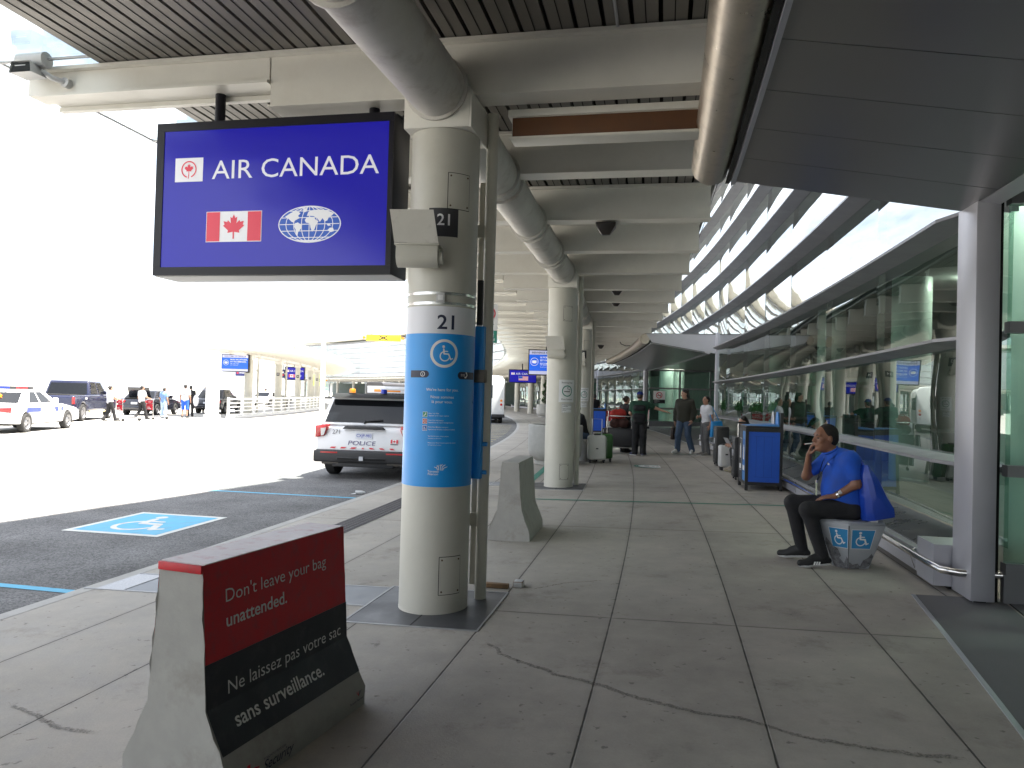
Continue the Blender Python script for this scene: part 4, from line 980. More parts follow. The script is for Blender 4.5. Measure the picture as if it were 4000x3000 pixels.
# smoking area signs wrapped on the columns
def smoke_sign(k, ph, z, label, sc=1.0):
    t = thing('smoking_sign', label, 'sign', frame(-.445, BEAM0+BAY*k), 'smoking area signs on the columns')
    b = MB(); vs = []; fs = []; w_ = .155*sc; n = 10
    for i in range(n+1):
        a = ph+(-w_+2*w_*i/n)/.26
        for z_ in (z-.20*sc, z+.20*sc): vs.append((.2635*math.cos(a), .2635*math.sin(a), z_))
    for i in range(n): fs.append((2*i, 2*i+2, 2*i+3, 2*i+1))
    b.add(vs, fs); b.build('plate', M_signw, t, recalc=False)
    A = Art(); A.text('Smoking Area', 0, z+.145*sc, .028*sc, 1, 1, .004); A.text('Zone fumeurs', 0, z-.145*sc, .028*sc, 1, 1, .004); A.arc(0, z, .083*sc, .10*sc, 0, 360, 0, 1, 40)
    A.rect(-.06*sc, z-.018*sc, .055*sc, z-.004*sc, 1, 1, 4); A.stroke([(.05*sc, z+.01*sc), (.055*sc, z+.03*sc), (.01*sc, z+.035*sc), (.0, z+.06*sc), (.02*sc, z+.07*sc)], .008*sc, 1, 1)
    A.put(wrap(.2635, ph), 'symbols', [M_green, M_signk], t, gap=.0008)
    t2 = thing('notice', label.replace('smoking area sign', 'notice below the smoking area sign'), 'notice', frame(-.445, BEAM0+BAY*k), 'small notices on the columns')
    b = MB(); vs = []
    for i in range(n+1):
        a = ph+(-.10*sc+.20*sc*i/n)/.26
        for z_ in (z-.385*sc, z-.225*sc): vs.append((.2635*math.cos(a), .2635*math.sin(a), z_))
    b.add(vs, fs); b.build('plate', M_signw, t2, recalc=False)
    A = Art()
    for i, (st, v) in enumerate((('Smoking anywhere', -.25), ('prohibited', -.275), ('Défense de fumer', -.315), ('ailleurs', -.34))): A.text(st, -.08*sc, z+v*sc, .017*sc, 0, 1, .014, align='l')
    for (u0, v0, u1, v1) in ((-.092, -.377, .092, -.373), (-.092, -.237, .092, -.233), (-.094, -.377, -.09, -.233), (.09, -.377, .094, -.233)): A.rect(u0*sc, z+v0*sc, u1*sc, z+v1*sc, 0, 1, 4)
    A.put(wrap(.2635, ph), 'lettering', [M_signk], t2, gap=.0008)
smoke_sign(1, R_(-58), 1.72, 'white smoking area sign on the first column past the plain barrier')
smoke_sign(2, R_(-72), 1.70, 'white smoking area sign on column 23 behind the white suitcase', .95)
# ================================================================== seat block with wheelchair stickers
M_seat = mat('seat grey paint', (.42, .44, .47), .38, .3, var=.06, scale=5)
M_scuff = mat('chipped seat metal', (.16, .16, .17), .75, var=.7, scale=26, bump=.6, bscale=40)
Ms = frame(3.02, 6.62) @ Matrix.Rotation(R_(-12), 4, 'Z')
st = thing('seat_block', 'small grey tapered seat block with two wheelchair stickers and chipped base', 'stool', Ms)
tw, td, bw, bd, hh_ = .29, .25, .155, .15, .455
b = MB(); P0 = [(-bw, -bd*.7), (-.02, -bd-.02), (bw, -bd*.6), (bw, bd), (-bw, bd)]; P1 = [(-tw, -td*.7), (-.02, -td-.03), (tw, -td*.6), (tw, td), (-tw, td)]
b.prism(P0, 'z', .0, hh_-.03, 0, None, P1); b.build('base', M_seat, st, bevel=.012)
b = MB(); P2 = [(x*.93, y*.93) for x, y in P1]; b.prism(P1, 'z', hh_-.0295, hh_, 0, None, P2); b.build('top', M_seat, st, bevel=.01)
def qface(i):       # (u,v) on the front faces 0-1 and 1-2
    A_, B_, C_, D_ = Vector((*P0[i], 0)), Vector((*P0[i+1], 0)), Vector((*P1[i+1], hh_-.03)), Vector((*P1[i], hh_-.03)); n_ = (B_-A_).cross(D_-A_).normalized()
    return lambda u, v, h: tuple((A_*(1-u)+B_*u)*(1-v)+(D_*(1-u)+C_*u)*v+n_*(h+.001))
M_stick = mat('sticker blue', (.03, .24, .50), .4)
for i, (u0, u1) in ((0, (.30, .96)), (1, (.06, .76))):
    f = qface(i); A = Art()
    def g(u, v, h, f=f, u0=u0, u1=u1): return f(u0+(u1-u0)*(u+.5), .68+.44*v, h)
    A.rect(-.5, -.5, .5, .5, 1, 1); A.rect(-.475, -.475, .475, .475, 0, 2); wheelchair(A, .0, .02, .74, 1, 3); A.put(g, 'sticker', [M_stick, M_wlet], st, gap=.0008)
for i, pts in ((0, [(.12, .02), (.02, .55), (.12, .66), (.3, .5), (.52, .42), (.62, .28), (.52, .22), (.7, .14), (.98, .05), (.98, .0), (.2, .0)]), (0, [(.72, .02), (.78, .14), (.9, .28), (.99, .22), (.99, .02)]), (1, [(.01, .02), (.02, .16), (.18, .1), (.4, .13), (.55, .06), (.5, .01)]), (1, [(.5, .03), (.6, .2), (.78, .27), (.86, .36), (.97, .3), (.97, .1), (.8, .03)])):
    A = Art(); A.poly(pts, 0, 1); A.put(qface(i), 'scuff', M_scuff, st, gap=.0012)
b = MB(); b.add([qface(0)(1.0, .02, .003), qface(0)(1.0, .98, .003), qface(0)(.975, .98, .003), qface(0)(.975, .02, .003)], [(0, 1, 2, 3)]); b.build('seam', M_dark, st, recalc=False)
# ================================================================== recycling bins
M_binb = mat('bin blue panel', (.012, .085, .50), .42, var=.05, scale=4)
M_binl = mat('bin light blue panel', (.06, .24, .60), .42)
def bin_(M, label, name='recycling_bin', H1=1.08, H2=1.36):
    t = thing(name, label, 'bin', M, 'recycling bins along the walkway')  # local x from front (0) to back (.62), y width .86
    dx, dy = .62, .86
    b = MB()
    for x in (0, dx-.05):
        for y in (0, dy-.05): b.box(x, x+.05, y, y+.05, 0, H1 if x == 0 else H2)
    for y in (0, dy-.05): b.box(.05, dx-.05, y+.002, y+.048, .09, .15); b.box(.05, dx-.05, y+.002, y+.048, H1-.06, H1)
    b.box(.002, .048, .05, dy-.05, .09, .15); b.box(.002, .048, .05, dy-.05, H1-.06, H1); b.box(.002, .04, dy/2-.02, dy/2+.02, .151, H1-.061)
    b.box(dx-.045, dx-.005, .05, dy-.05, .09, H2-.002); b.build('frame', M_black, t)
    for y0 in (.008, dy-.03):
        b = MB(); b.box(.05, dx-.05, y0, y0+.02, .151, H1-.061)
        ys = y0-.0015 if y0 < .1 else y0+.0195
        for i in range(1, 4): b.box(.05+(dx-.1)*i/4-.0015, .05+(dx-.1)*i/4+.0015, ys, ys+.003, .24, H1-.14, 1)
        b.box(.14, dx-.14, ys, ys+.003, H1-.142, H1-.139, 1); b.box(.14, dx-.14, ys, ys+.003, .237, .24, 1)
        b.build('side_panel', [M_binb, mat('panel seam', (.006, .03, .2), .6)], t, smooth=0)
    for i, m in ((0, M_binl), (1, mat('bin dark panel', (.045, .045, .05), .5))):
        y0, y1 = (.052, dy/2-.022) if i == 0 else (dy/2+.022, dy-.052)
        b = MB(); b.box(.008, .03, y0, y1, .151, H1-.061); b.build('front_door', m, t, smooth=0)
        A = Art(); ym = (y0+y1)/2; f = lambda u, v, h: (.008-h, ym-u, v)
        A.rect(-.14, .30, .14, .88, 0 if i else 1, 1); A.rect(-.13, .31, .13, .87, 1 if i == 0 else 2, 2)
        A.rect(-.10, .33, .10, .42, 0, 3); A.rect(-.06, .52, .06, .74, 0, 3); A.rect(-.03, .74, .03, .78, 0, 3)
        A.put(f, 'label_panel', [M_wlet, mat('label blue', (.03, .17, .52), .5), mat('label black', (.03, .03, .035), .5)], t)
    b = MB(); b.box(.0, dx-.05, .0, dy, H1+.001, H1+.04); b.build('lid', M_black, t, bevel=.006)
    b = MB(); b.add([(.03, .03, H1+.041), (dx-.06, .03, H1+.075), (dx-.06, dy-.03, H1+.075), (.03, dy-.03, H1+.041), (dx-.06, .03, H1+.041), (dx-.06, dy-.03, H1+.041)], [(0, 1, 2, 3), (0, 4, 1), (3, 2, 5), (1, 4, 5, 2), (0, 3, 5, 4)]); b.build('top_panel', M_binl, t)
    for yy, m in ((.22, M_binl), (.62, M_alu)):
        b = MB(); pr = [(yy+.13*math.cos(R_(a)), H1+.06+.24*math.sin(R_(a))) for a in range(0, 181, 15)]; b.prism(pr, 'x', dx-.075, dx-.05); b.build('opening_plate', m, t, bevel=.003)
    return t
bn = bin_(frame(2.80, 12.42, zg(2.9)), 'blue recycling bin with black frame standing by the glass wall')
place(copy_tree(bn), frame(.12, 32.3), 'blue recycling bin far along the walkway, next to column 23')
# bin liner box posts
def case(M, w, d, h, label, name='travel_case', handle=True):
    t = thing(name, label, 'suitcase', M, 'black cases standing by the glass wall')
    b = MB(); b.box(-w/2, w/2, -d/2, d/2, .05, h); b.build('shell', M_blackp, t, bevel=.02)
    b = MB()
    for z in (.12, h*.45, h-.09): b.box(-w/2-.004, w/2+.004, -d/2-.004, d/2+.004, z, z+.018)
    b.build('rib', M_black, t, bevel=.002)
    b = MB(); b.box(-w/2-.012, -w/2-.002, -.07, .07, h*.55, h*.70); b.build('side_handle', M_alu, t, bevel=.004)
    for x in (-w/2+.04, w/2-.04):
        for y in (-d/2+.04, d/2-.04): b = MB(); b.tube([(x-.012, y, .025), (x+.012, y, .025)], .025, 12); b.build('wheel', M_rubber, t)
    if handle:
        b = MB(); b.tube([(-.05, 0, h-.01), (-.05, 0, h+.28), (.10, 0, h+.28), (.10, 0, h-.01)], .012, 8); b.build('pull_handle', M_steel, t)
        b = MB(); b.tube([(-.06, 0, h+.28), (.11, 0, h+.28)], .02, 8); b.build('grip', M_blackp, t)
    return t
case(frame(2.98, 14.25), .28, .40, .84, 'tall black case with a raised pull handle right behind the blue bin')
case(frame(3.02, 17.35), .30, .52, .93, 'tall black case standing behind the seated person with the laptop', handle=False)
def suitcase(M, mt, label, w=.46, d=.28, h=.68, handle=True, group=None):
    t = thing('suitcase', label, 'suitcase', M, group)
    b = MB(); b.box(-w/2, w/2, -d/2, -.008, .075, h); b.build('front_shell', mt, t, bevel=.075, seg=4)
    b = MB(); b.box(-w/2, w/2, .008, d/2, .075, h); b.build('back_shell', mt, t, bevel=.075, seg=4)
    b = MB(); b.box(-w/2+.012, w/2-.012, -.03, .03, .08, h-.008); b.build('zip_band', M_blackp, t, bevel=.03)
    b = MB(); b.box(-.08, .08, -.05, .05, h+.001, h+.03); b.build('top_handle', M_blackp, t, bevel=.012)
    A = Art(); A.rect(-.03, .34, .03, .37, 0, 1); A.put(lambda u, v, q: (u, -d/2-q, v), 'badge', M_signk, t)
    b = MB(); b.box(.09, .092, -d/2-.001, -d/2+.002, .13, h-.06); b.build('groove', M_ltgrey, t)
    for x in (-w/2+.06, w/2-.06):
        for y in (-d/2+.06, d/2-.06):
            b = MB(); b.tube([(x-.02, y, .03), (x+.02, y, .03)], .03, 12); b.box(x-.03, x+.03, y-.02, y+.02, .05, .085); b.build('wheel', M_blackp, t)
    if handle:
        b = MB(); b.tube([(-.12, .04, h-.02), (-.12, .04, h+.40), (.12, .04, h+.40), (.12, .04, h-.02)], .011, 8); b.build('pull_handle', M_alu, t)
    return t
suitcase(frame(.06, 17.55, turn=R_(6)), mat('white suitcase shell', (.56, .57, .54), .35, var=.03, scale=4), 'white hard shell suitcase with its handle up, on the walkway by the planter')
suitcase(frame(.22, 17.95, turn=R_(4)), mat('green suitcase shell', (.035, .13, .03), .35, var=.05, scale=4), 'dark green hard shell suitcase behind the white one', w=.46, h=.70, handle=False)
# ================================================================== planters
M_plant = mat('planter concrete', (.44, .44, .42), .85, var=.10, scale=7, bump=.3, bscale=60)
M_soil = mat('soil', (.06, .045, .035), .95, var=.3, scale=20)
M_leaf = mat('shrub leaf', (.05, .12, .03), .6, var=.35, scale=14)
def planter(M, r, h, label, plant=None):
    t = thing('planter', label, 'planter', M, 'round concrete planters along the walkway')
    b = MB(); b.lathe([(.0001, 0), (r*.74, 0), (r*.74, .09), (r*.80, .11), (r*.94, .2), (r, .34), (r, h-.02), (r-.015, h), (r-.09, h), (r-.10, h-.02), (r-.10, h-.1), (.0001, h-.1)], 48); b.build('bowl', M_plant, t, smooth=35)
    b = MB(); b.lathe([(r-.105, h-.09), (.0001, h-.06)], 32); b.build('soil', M_soil, t)
    if plant == 'spiral':
        p = thing('topiary', 'dark green spiral shrub growing in a far round planter', 'shrub', M @ Matrix.Translation((0, 0, h-.08)))
        b = MB(); b.tube([(0, 0, 0), (0, 0, 1.9)], .03, 8); b.build('stem', mat('bark', (.08, .055, .04), .9), p)
        b = MB()
        for i in range(900):
            tt = i/900*1.0; a = tt*2*math.pi*3.2; rr = .26*(1-.6*tt); c = Vector((rr*math.cos(a)*.8, rr*math.sin(a)*.8, .15+1.85*tt)); c += Vector((random.gauss(0, .07), random.gauss(0, .07), random.gauss(0, .06)))*(1.1-.6*tt)
            d1 = Vector((random.gauss(0, 1), random.gauss(0, 1), random.gauss(0, 1))).normalized()*.05; d2 = d1.orthogonal()*.5
            b.add([c-d1, c+d2, c+d1, c-d2], [(0, 1, 2, 3)])
        b.build('foliage', M_leaf, p, smooth=0, recalc=False)
    if plant == 'bush':
        p = thing('bush', 'leafy green bush spilling over a far round planter', 'shrub', M @ Matrix.Translation((0, 0, h-.08)))
        b = MB()
        for i in range(1500):
            c = Vector((random.gauss(0, .30), random.gauss(0, .30), abs(random.gauss(.15, .25))))
            d1 = Vector((random.gauss(0, 1), random.gauss(0, 1), random.gauss(.6, 1))).normalized()*.09; d2 = d1.orthogonal()*.4
            b.add([c-d1, c+d2, c+d1, c-d2], [(0, 1, 2, 3)])
        b.build('foliage', mat('bright leaf', (.06, .20, .035), .55, var=.35, scale=14), p, smooth=0, recalc=False)
    return t
planter(frame(-.93, 17.05), .66, .95, 'big round concrete planter right behind the column with the smoking sign')
planter(frame(-.6, 58), .66, 1.0, 'far round concrete planter holding the spiral shrub', 'spiral')
planter(frame(.25, 50), .6, .95, 'far round concrete planter holding the leafy bush', 'bush')
# small litter by the kerb
b = MB(); Ml = frame(-3.72, 10.95, -.128); b.tube([(0, 0, .03), (.10, .02, .03), (.16, .03, .03)], [.03, .03, .012], 10, 0, Ml); b.add([(-.07, -.05, .002), (.03, -.06, .01), (.02, .03, .02), (-.06, .05, .004)], [(0, 1, 2, 3)], 0, Ml)
tag(b.build('litter', mat('litter white', (.6, .6, .6), .5), smooth=0), 'crumpled white litter lying on the shaded asphalt', 'litter')
b = MB(); Ml = frame(.02, 5.08); b.box(-.25, -.01, .0, .06, .0, .035, 0, Ml); b.box(.02, .10, .06, .16, 0, .05, 1, Ml)
tag(b.build('wooden_shim', [mat('weathered timber', (.20, .12, .06), .8, var=.3, scale=20), M_ltgrey], bevel=.004), 'scrap of weathered wood wedged behind the foot of the rainwater pipe', 'timber')
# ================================================================== people: smooth signed-distance bodies turned into meshes
def V3(*a): return np.array(a, float)
def surf_nets(F, org, vx):
    nx, ny, nz = F.shape; ins = F < 0
    c = np.zeros((nx-1, ny-1, nz-1), int); acc = np.zeros((nx-1, ny-1, nz-1, 3)); cnt = np.zeros((nx-1, ny-1, nz-1))
    offs = [(i, j, k) for i in (0, 1) for j in (0, 1) for k in (0, 1)]
    sl = lambda o: (slice(o[0], o[0]+nx-1), slice(o[1], o[1]+ny-1), slice(o[2], o[2]+nz-1))
    for a in offs:
        for ax in range(3):
            if a[ax]: continue
            b = list(a); b[ax] = 1; fa, fb = F[sl(a)], F[sl(tuple(b))]
            m = (fa < 0) != (fb < 0); t = np.where(m, fa/np.where(m, fa-fb, 1), 0)
            for q in range(3): acc[..., q] += np.where(m, a[q]+(t if q == ax else 0), 0)
            cnt += m
    act = cnt > 0; idx = -np.ones(act.shape, int); idx[act] = np.arange(act.sum())
    I = np.argwhere(act); P = (I+acc[act]/cnt[act][:, None])*vx+org
    faces = []
    for ax in range(3):
        u, v = (ax+1) % 3, (ax+2) % 3
        s0 = [slice(1, n-1) for n in F.shape]; s0[ax] = slice(0, F.shape[ax]-1); s1 = list(s0); s1[ax] = slice(1, F.shape[ax])
        A_, B_ = ins[tuple(s0)], ins[tuple(s1)]; E = np.argwhere(A_ != B_)
        if not len(E): continue
        flip = A_[tuple(E.T)]; base = E.copy(); base[:, u] += 1; base[:, v] += 1
        q = []
        for du, dv in ((-1, -1), (0, -1), (0, 0), (-1, 0)):
            g = base.copy(); g[:, u] += du; g[:, v] += dv; q.append(idx[tuple(g.T)])
        q = np.stack(q, 1); ok = (q >= 0).all(1); q, f = q[ok], flip[ok]; q[~f] = q[~f][:, ::-1]; faces.append(q)
    return P, np.concatenate(faces)
class SDF:
    def __init__(s, k=.03): s.p = []; s.k = k; s.cuts = []
    def cap(s, a, b, ra, rb=None, k=None): s.p.append(('c', np.array(a, float), np.array(b, float), ra, ra if rb is None else rb, k)); return s
    def ell(s, c, r, R=None, k=None): s.p.append(('e', np.array(c, float), np.array(r, float), None, R, k)); return s
    def cut(s, p, n): s.cuts.append((np.array(p, float), np.array(n, float)/np.linalg.norm(n))); return s
    def mesh(s, vx=.012):
        lo, hi = [], []
        for q in s.p:
            if q[0] == 'c': r = max(q[3], q[4]); lo += [np.minimum(q[1], q[2])-r]; hi += [np.maximum(q[1], q[2])+r]
            else: r = q[2].max(); lo += [q[1]-r]; hi += [q[1]+r]
        lo, hi = np.min(lo, 0)-3*vx, np.max(hi, 0)+3*vx; n = np.ceil((hi-lo)/vx).astype(int)+1
        F = np.full(n, 1.0); ax = [lo[i]+np.arange(n[i])*vx for i in range(3)]
        for q in s.p:
            k = q[5] if q[5] is not None else s.k
            if q[0] == 'c': r = max(q[3], q[4]); l_, h_ = np.minimum(q[1], q[2])-r, np.maximum(q[1], q[2])+r
            else: r = q[2].max(); l_, h_ = q[1]-r, q[1]+r
            i0 = np.maximum(0, ((l_-2*k-.03-lo)/vx).astype(int)); i1 = np.minimum(n, ((h_+2*k+.03-lo)/vx).astype(int)+2)
            X = np.stack(np.meshgrid(*[ax[i][i0[i]:i1[i]] for i in range(3)], indexing='ij'), -1)
            if q[0] == 'c':
                ba = q[2]-q[1]; L_ = ba@ba+1e-12; t = np.clip(((X-q[1])@ba)/L_, 0, 1); d = np.linalg.norm(X-q[1]-t[..., None]*ba, axis=-1)-(q[3]+(q[4]-q[3])*t)
            else:
                Y = X-q[1]
                if q[4] is not None: Y = Y@q[4]
                k0 = np.linalg.norm(Y/q[2], axis=-1); k1 = np.linalg.norm(Y/q[2]**2, axis=-1); d = k0*(k0-1)/np.maximum(k1, 1e-6)
            sl = tuple(slice(i0[i], i1[i]) for i in range(3)); G = F[sl]; h = np.maximum(k-np.abs(G-d), 0)/k; F[sl] = np.minimum(G, d)-h*h*k*.25
        if s.cuts:
            X = np.stack(np.meshgrid(*ax, indexing='ij'), -1)
            for p, m in s.cuts: F = np.maximum(F, (X-p)@m)
        return surf_nets(F, lo, vx)
    def build(s, name, m, parent, vx=.012):
        P, Q = s.mesh(vx); b = MB(); b.v = [tuple(p) for p in P]; b.f = [tuple(int(i) for i in q) for q in Q]; b.m = [0]*len(b.f)
        return b.build(name, m, parent, smooth=70, recalc=False)
def skinmat(n, c): return mat('skin '+n, c, .5, var=.08, scale=14)
def cloth(n, c, r=.85): return mat('cloth '+n, c, r, var=.16, scale=9, bump=.35, bscale=22)
def rotz(a): c, s_ = math.cos(a), math.sin(a); return np.array([[c, -s_, 0], [s_, c, 0], [0, 0, 1.]])
def rotx(a): c, s_ = math.cos(a), math.sin(a); return np.array([[1, 0, 0], [0, c, -s_], [0, s_, c]])
# local frame of a person: faces +y, right hand side +x, feet on z = 0
def joints_std(h=1.75, **o):
    s = h/1.75
    J = dict(pel=V3(0, 0, .95), chest=V3(0, 0, 1.27), neck=V3(0, -.01, 1.475), head=V3(0, .02, 1.625))
    for n, q in (('r', 1), ('l', -1)):
        J.update({n+'sh': V3(.185*q, -.005, 1.42), n+'el': V3(.24*q, -.03, 1.13), n+'wr': V3(.25*q, .05, .89), n+'hd': V3(.245*q, .085, .80), n+'hip': V3(.095*q, 0, .91), n+'kn': V3(.105*q, .02, .50), n+'an': V3(.11*q, -.03, .085), n+'toe': V3(.135*q, .15, .03)})
    J = {k: v*s for k, v in J.items()}; J['s'] = s
    for k, v in o.items():
        if k == 's': J['s'] = v
        else: J[k] = np.array(v, float)*s if k in J else v
    return J
def torso(S_, J, e=0., w=1., belly=0.):
    s = J['s']; dx = J['rsh']-J['lsh']; dx = dx/np.linalg.norm(dx); hx = J['rhip']-J['lhip']; hx = hx/np.linalg.norm(hx)
    c, p = J['chest'], J['pel']; m = (c+p)/2; ax = (c-p)/np.linalg.norm(c-p); fw = np.cross(ax, dx); top = (J['rsh']+J['lsh'])/2
    k = .09
    S_.cap(J['rsh']*.93+top*.07-ax*.02, J['lsh']*.93+top*.07-ax*.02, .062*s+e, k=k); S_.cap(top-ax*.10*s+dx*.085*s, top-ax*.10*s-dx*.085*s, .098*s*w+e, k=k)
    S_.cap(c-ax*.03*s+dx*.075*s*w, c-ax*.03*s-dx*.075*s*w, .10*s*w+e, k=k); S_.cap(m+dx*.06*s*w, m-dx*.06*s*w, .098*s*w+e, k=k)
    S_.cap(p+hx*.075*s*w, p-hx*.075*s*w, .108*s*w+e, k=k); S_.cap(J['neck']-ax*.03*s, top-ax*.04*s, .058*s+e*.6, .085*s+e, k=k)
    if belly: S_.ell(m+fw*.055*s-ax*.01, V3(.15, .15, .17)*s*belly+e, k=.08)
    return ax, fw, dx
def arm(S_, J, q, e=0., frac=1., k=.03, w=1.):
    s = J['s']; a, b_, c = J[q+'sh'], J[q+'el'], J[q+'wr']
    if frac <= 1: S_.cap(a, a+(b_-a)*frac, .056*s*w+e, (.056+(.042-.056)*frac)*s*w+e, k=k)
    else:
        S_.cap(a, b_, .056*s*w+e, .043*s*w+e, k=k); S_.cap(b_, b_+(c-b_)*(frac-1), .042*s*w+e, (.042-.014*(frac-1))*s*w+e, k=k)
def hand(S_, J, q, dirv=None, nrm=None, curl=.5, spread=1.):
    s = J['s']; w_ = J[q+'wr']; d = (J[q+'hd']-w_) if dirv is None else np.array(dirv, float); d = d/np.linalg.norm(d)
    n = np.array(nrm if nrm is not None else (-1 if q == 'r' else 1, 0, 0), float); n = n-d*(n@d); n = n/np.linalg.norm(n); t = np.cross(d, n)
    sgn = 1 if q == 'r' else -1
    kn = []
    for i in range(4):
        o = (i-1.5)*.021*s*spread; kp = w_+d*(.088-.006*abs(i-1.2))*s+t*o; kn.append(kp); S_.cap(w_+d*.012*s+t*o*.5, kp, .017*s, .0125*s, k=.012)
        L_ = (.046, .052, .048, .038)[i]*s; p = kp; dd = d.copy()
        for j in range(3):
            a = curl*(.55 if j == 0 else .75); dd = dd*math.cos(a)+n*math.sin(a); dd = dd/np.linalg.norm(dd)
            p2 = p+dd*L_*(.95, .65, .5)[j]; S_.cap(p, p2, (.0105-.0012*j)*s, (.0098-.0012*j)*s, k=.006); p = p2
    th = w_+d*.03*s-t*.022*s; t1 = th+(d*.5-t*.62+n*.5)*.052*s; S_.cap(th, t1, .016*s, .0125*s, k=.012); S_.cap(t1, t1+(d*.85-t*.05+n*.4)*.042*s, .012*s, .0095*s, k=.006)
    return kn
def leg(S_, J, q, e=0., k=.035, w=1., fr=1.):
    s = J['s']; a, b_, c = J[q+'hip'], J[q+'kn'], J[q+'an']
    S_.cap(a, b_, .088*s*w+e, .058*s*w+e, k=k); S_.cap(b_, b_+(c-b_)*fr, .056*s*w+e, (.040 if e < .02 else .052)*s*w+e, k=k)
def headprims(S_, J, R, big=1.):
    s = J['s']*big; h = J['head']; A = lambda x, y, z: h+R@(V3(x, y, z)*s); k = .02
    S_.ell(A(0, -.004, .035), V3(.077, .094, .088)*s, R, k=k); S_.ell(A(0, .022, -.035), V3(.060, .068, .082)*s, R, k=.03); S_.ell(A(0, .052, -.082), V3(.034, .032, .026)*s, R, k=.03)
    S_.cap(A(0, .086, .028), A(0, .108, -.012), .009*s, .0145*s, k=.014); S_.cap(A(-.014, .092, -.016), A(.014, .092, -.016), .0095*s, k=.01)
    S_.cap(A(-.045, .074, .04), A(.045, .074, .04), .0135*s, k=.02); S_.cap(A(-.02, .084, -.047), A(.02, .084, -.047), .0095*s, k=.012)
    for q in (1, -1): S_.ell(A(.046*q, .06, -.008), V3(.022, .02, .018)*s, R, k=.02); S_.ell(A(.079*q, -.008, .0), V3(.010, .019, .032)*s, R, k=.008)
    S_.cap(J['neck'], A(0, -.022, -.04), .055*J['s'], .05*s, k=.035)
    return A
def faceparts(t, J, R, big=1., brow=(.03, .02, .015), tash=None, lips=(.30, .12, .10)):
    s = J['s']*big; h = J['head']; A = lambda x, y, z: tuple(h+R@(V3(x, y, z)*s)); Mk = Matrix([[*R[i], h[i]] for i in range(3)]+[[0, 0, 0, 1]])
    for q in (1, -1):
        b = MB(); b.lathe([(.0105*math.sin(R_(a))*s, .0075*math.cos(R_(a))*s) for a in range(0, 181, 20)], 12, 0, Matrix.Translation(A(.033*q, .080, .012))); b.build('eye', mat('eye', (.03, .025, .02), .2), t)
        b = MB(); b.tube([A(.014*q, .0905, .036), A(.034*q, .090, .041), A(.052*q, .080, .034)], [.004*s, .005*s, .003*s], 8); b.build('eyebrow', mat('brow %.2f' % brow[0], brow, .8), t)
    b = MB(); b.tube([A(-.026, .086, -.048), A(0, .0955, -.046), A(.026, .086, -.048)], [.003*s, .0065*s, .003*s], 8); b.build('lips', mat('lips %.2f' % lips[0], lips, .5), t)
    if tash:
        b = MB(); b.tube([A(-.036, .080, -.046), A(-.018, .094, -.031), A(0, .098, -.030), A(.018, .094, -.031), A(.036, .080, -.046)], [.004*s, .008*s, .008*s, .008*s, .004*s], 8); b.build('moustache', mat('moustache', tash, .8), t)
        S_ = SDF(.012); S_.ell(A(0, .068, -.092), V3(.026, .026, .022)*s, R); S_.build('beard', mat('moustache', tash, .8), t, .007)
def hairmesh(t, J, R, m, kind='short', big=1., vx=.009, name='hair'):
    s = J['s']*big; h = J['head']; A = lambda x, y, z: h+R@(V3(x, y, z)*s); S_ = SDF(.02)
    S_.ell(A(0, -.020, .048), V3(.083, .092, .086)*s, R)
    if kind != 'cap': S_.ell(A(0, -.045, .0), V3(.078, .066, .075)*s, R)
    if kind == 'wild':
        for i in range(16):
            a = i/16*6.28; S_.ell(A(.062*math.cos(a), -.03+.066*math.sin(a), .085+.02*math.sin(3*a)), V3(.034, .034, .034)*s, R)
        S_.cap(A(0, -.09, .0), A(0, -.10, -.14), .055*s, .04*s); S_.cap(A(.05, -.06, -.02), A(.06, -.07, -.13), .035*s, .028*s); S_.cap(A(-.05, -.06, -.02), A(-.06, -.07, -.13), .035*s, .028*s)
    if kind == 'bun':
        S_.ell(A(0, -.115, .03), V3(.05, .042, .046)*s, R)
    if kind == 'long':
        for q in (-1, 1): S_.cap(A(.06*q, -.03, .0), A(.075*q, -.02, -.17), .035*s, .03*s)
        S_.cap(A(0, -.07, .0), A(0, -.08, -.18), .06*s, .05*s)
    # open the face
    S_.cut(A(0, .060, .075), R@V3(0, 1.0, -.62))
    S_.build(name, m, t, vx)
def shoes(t, J, m, msole, q, vx=.009, bulk=0.):
    s = J['s']; an, toe = J[q+'an'], J[q+'toe']; d = toe-an; d[2] = 0; d = d/np.linalg.norm(d); heel = an-d*.045*s; zf = min(an[2]-.06*s, toe[2]-.015*s) if an[2] > .02 else 0
    heel = V3(heel[0], heel[1], an[2]-.045*s)
    S_ = SDF(.03); S_.cap(heel, toe-d*.03*s, .041*s+bulk, .037*s+bulk); S_.cap(toe-d*.03*s, toe+d*.035*s, .040*s+bulk, .034*s+bulk); S_.cap(an, an+V3(0, 0, .02)*s, .047*s+bulk); S_.cap(an+V3(0, 0, .005), an*.45+toe*.55+V3(0, 0, .012), .045*s+bulk, .038*s); 
    up = np.cross(np.cross(d, V3(0, 0, 1)), (toe-heel)/np.linalg.norm(toe-heel)); up = V3(0, 0, 1) if abs(up[2]) < .2 else up*np.sign(up[2])
    base = toe-V3(0, 0, .030*s); S_.cut(base+up*.012*s, -up); S_.build('shoe', m, t, vx)
    S2 = SDF(.03); S2.cap(heel, toe-d*.03*s, .044*s+bulk, .040*s+bulk); S2.cap(toe-d*.03*s, toe+d*.035*s, .043*s+bulk, .037*s+bulk); S2.cut(base+up*.014*s, up); S2.cut(base-up*.012*s, -up); S2.build('sole', msole, t, vx)
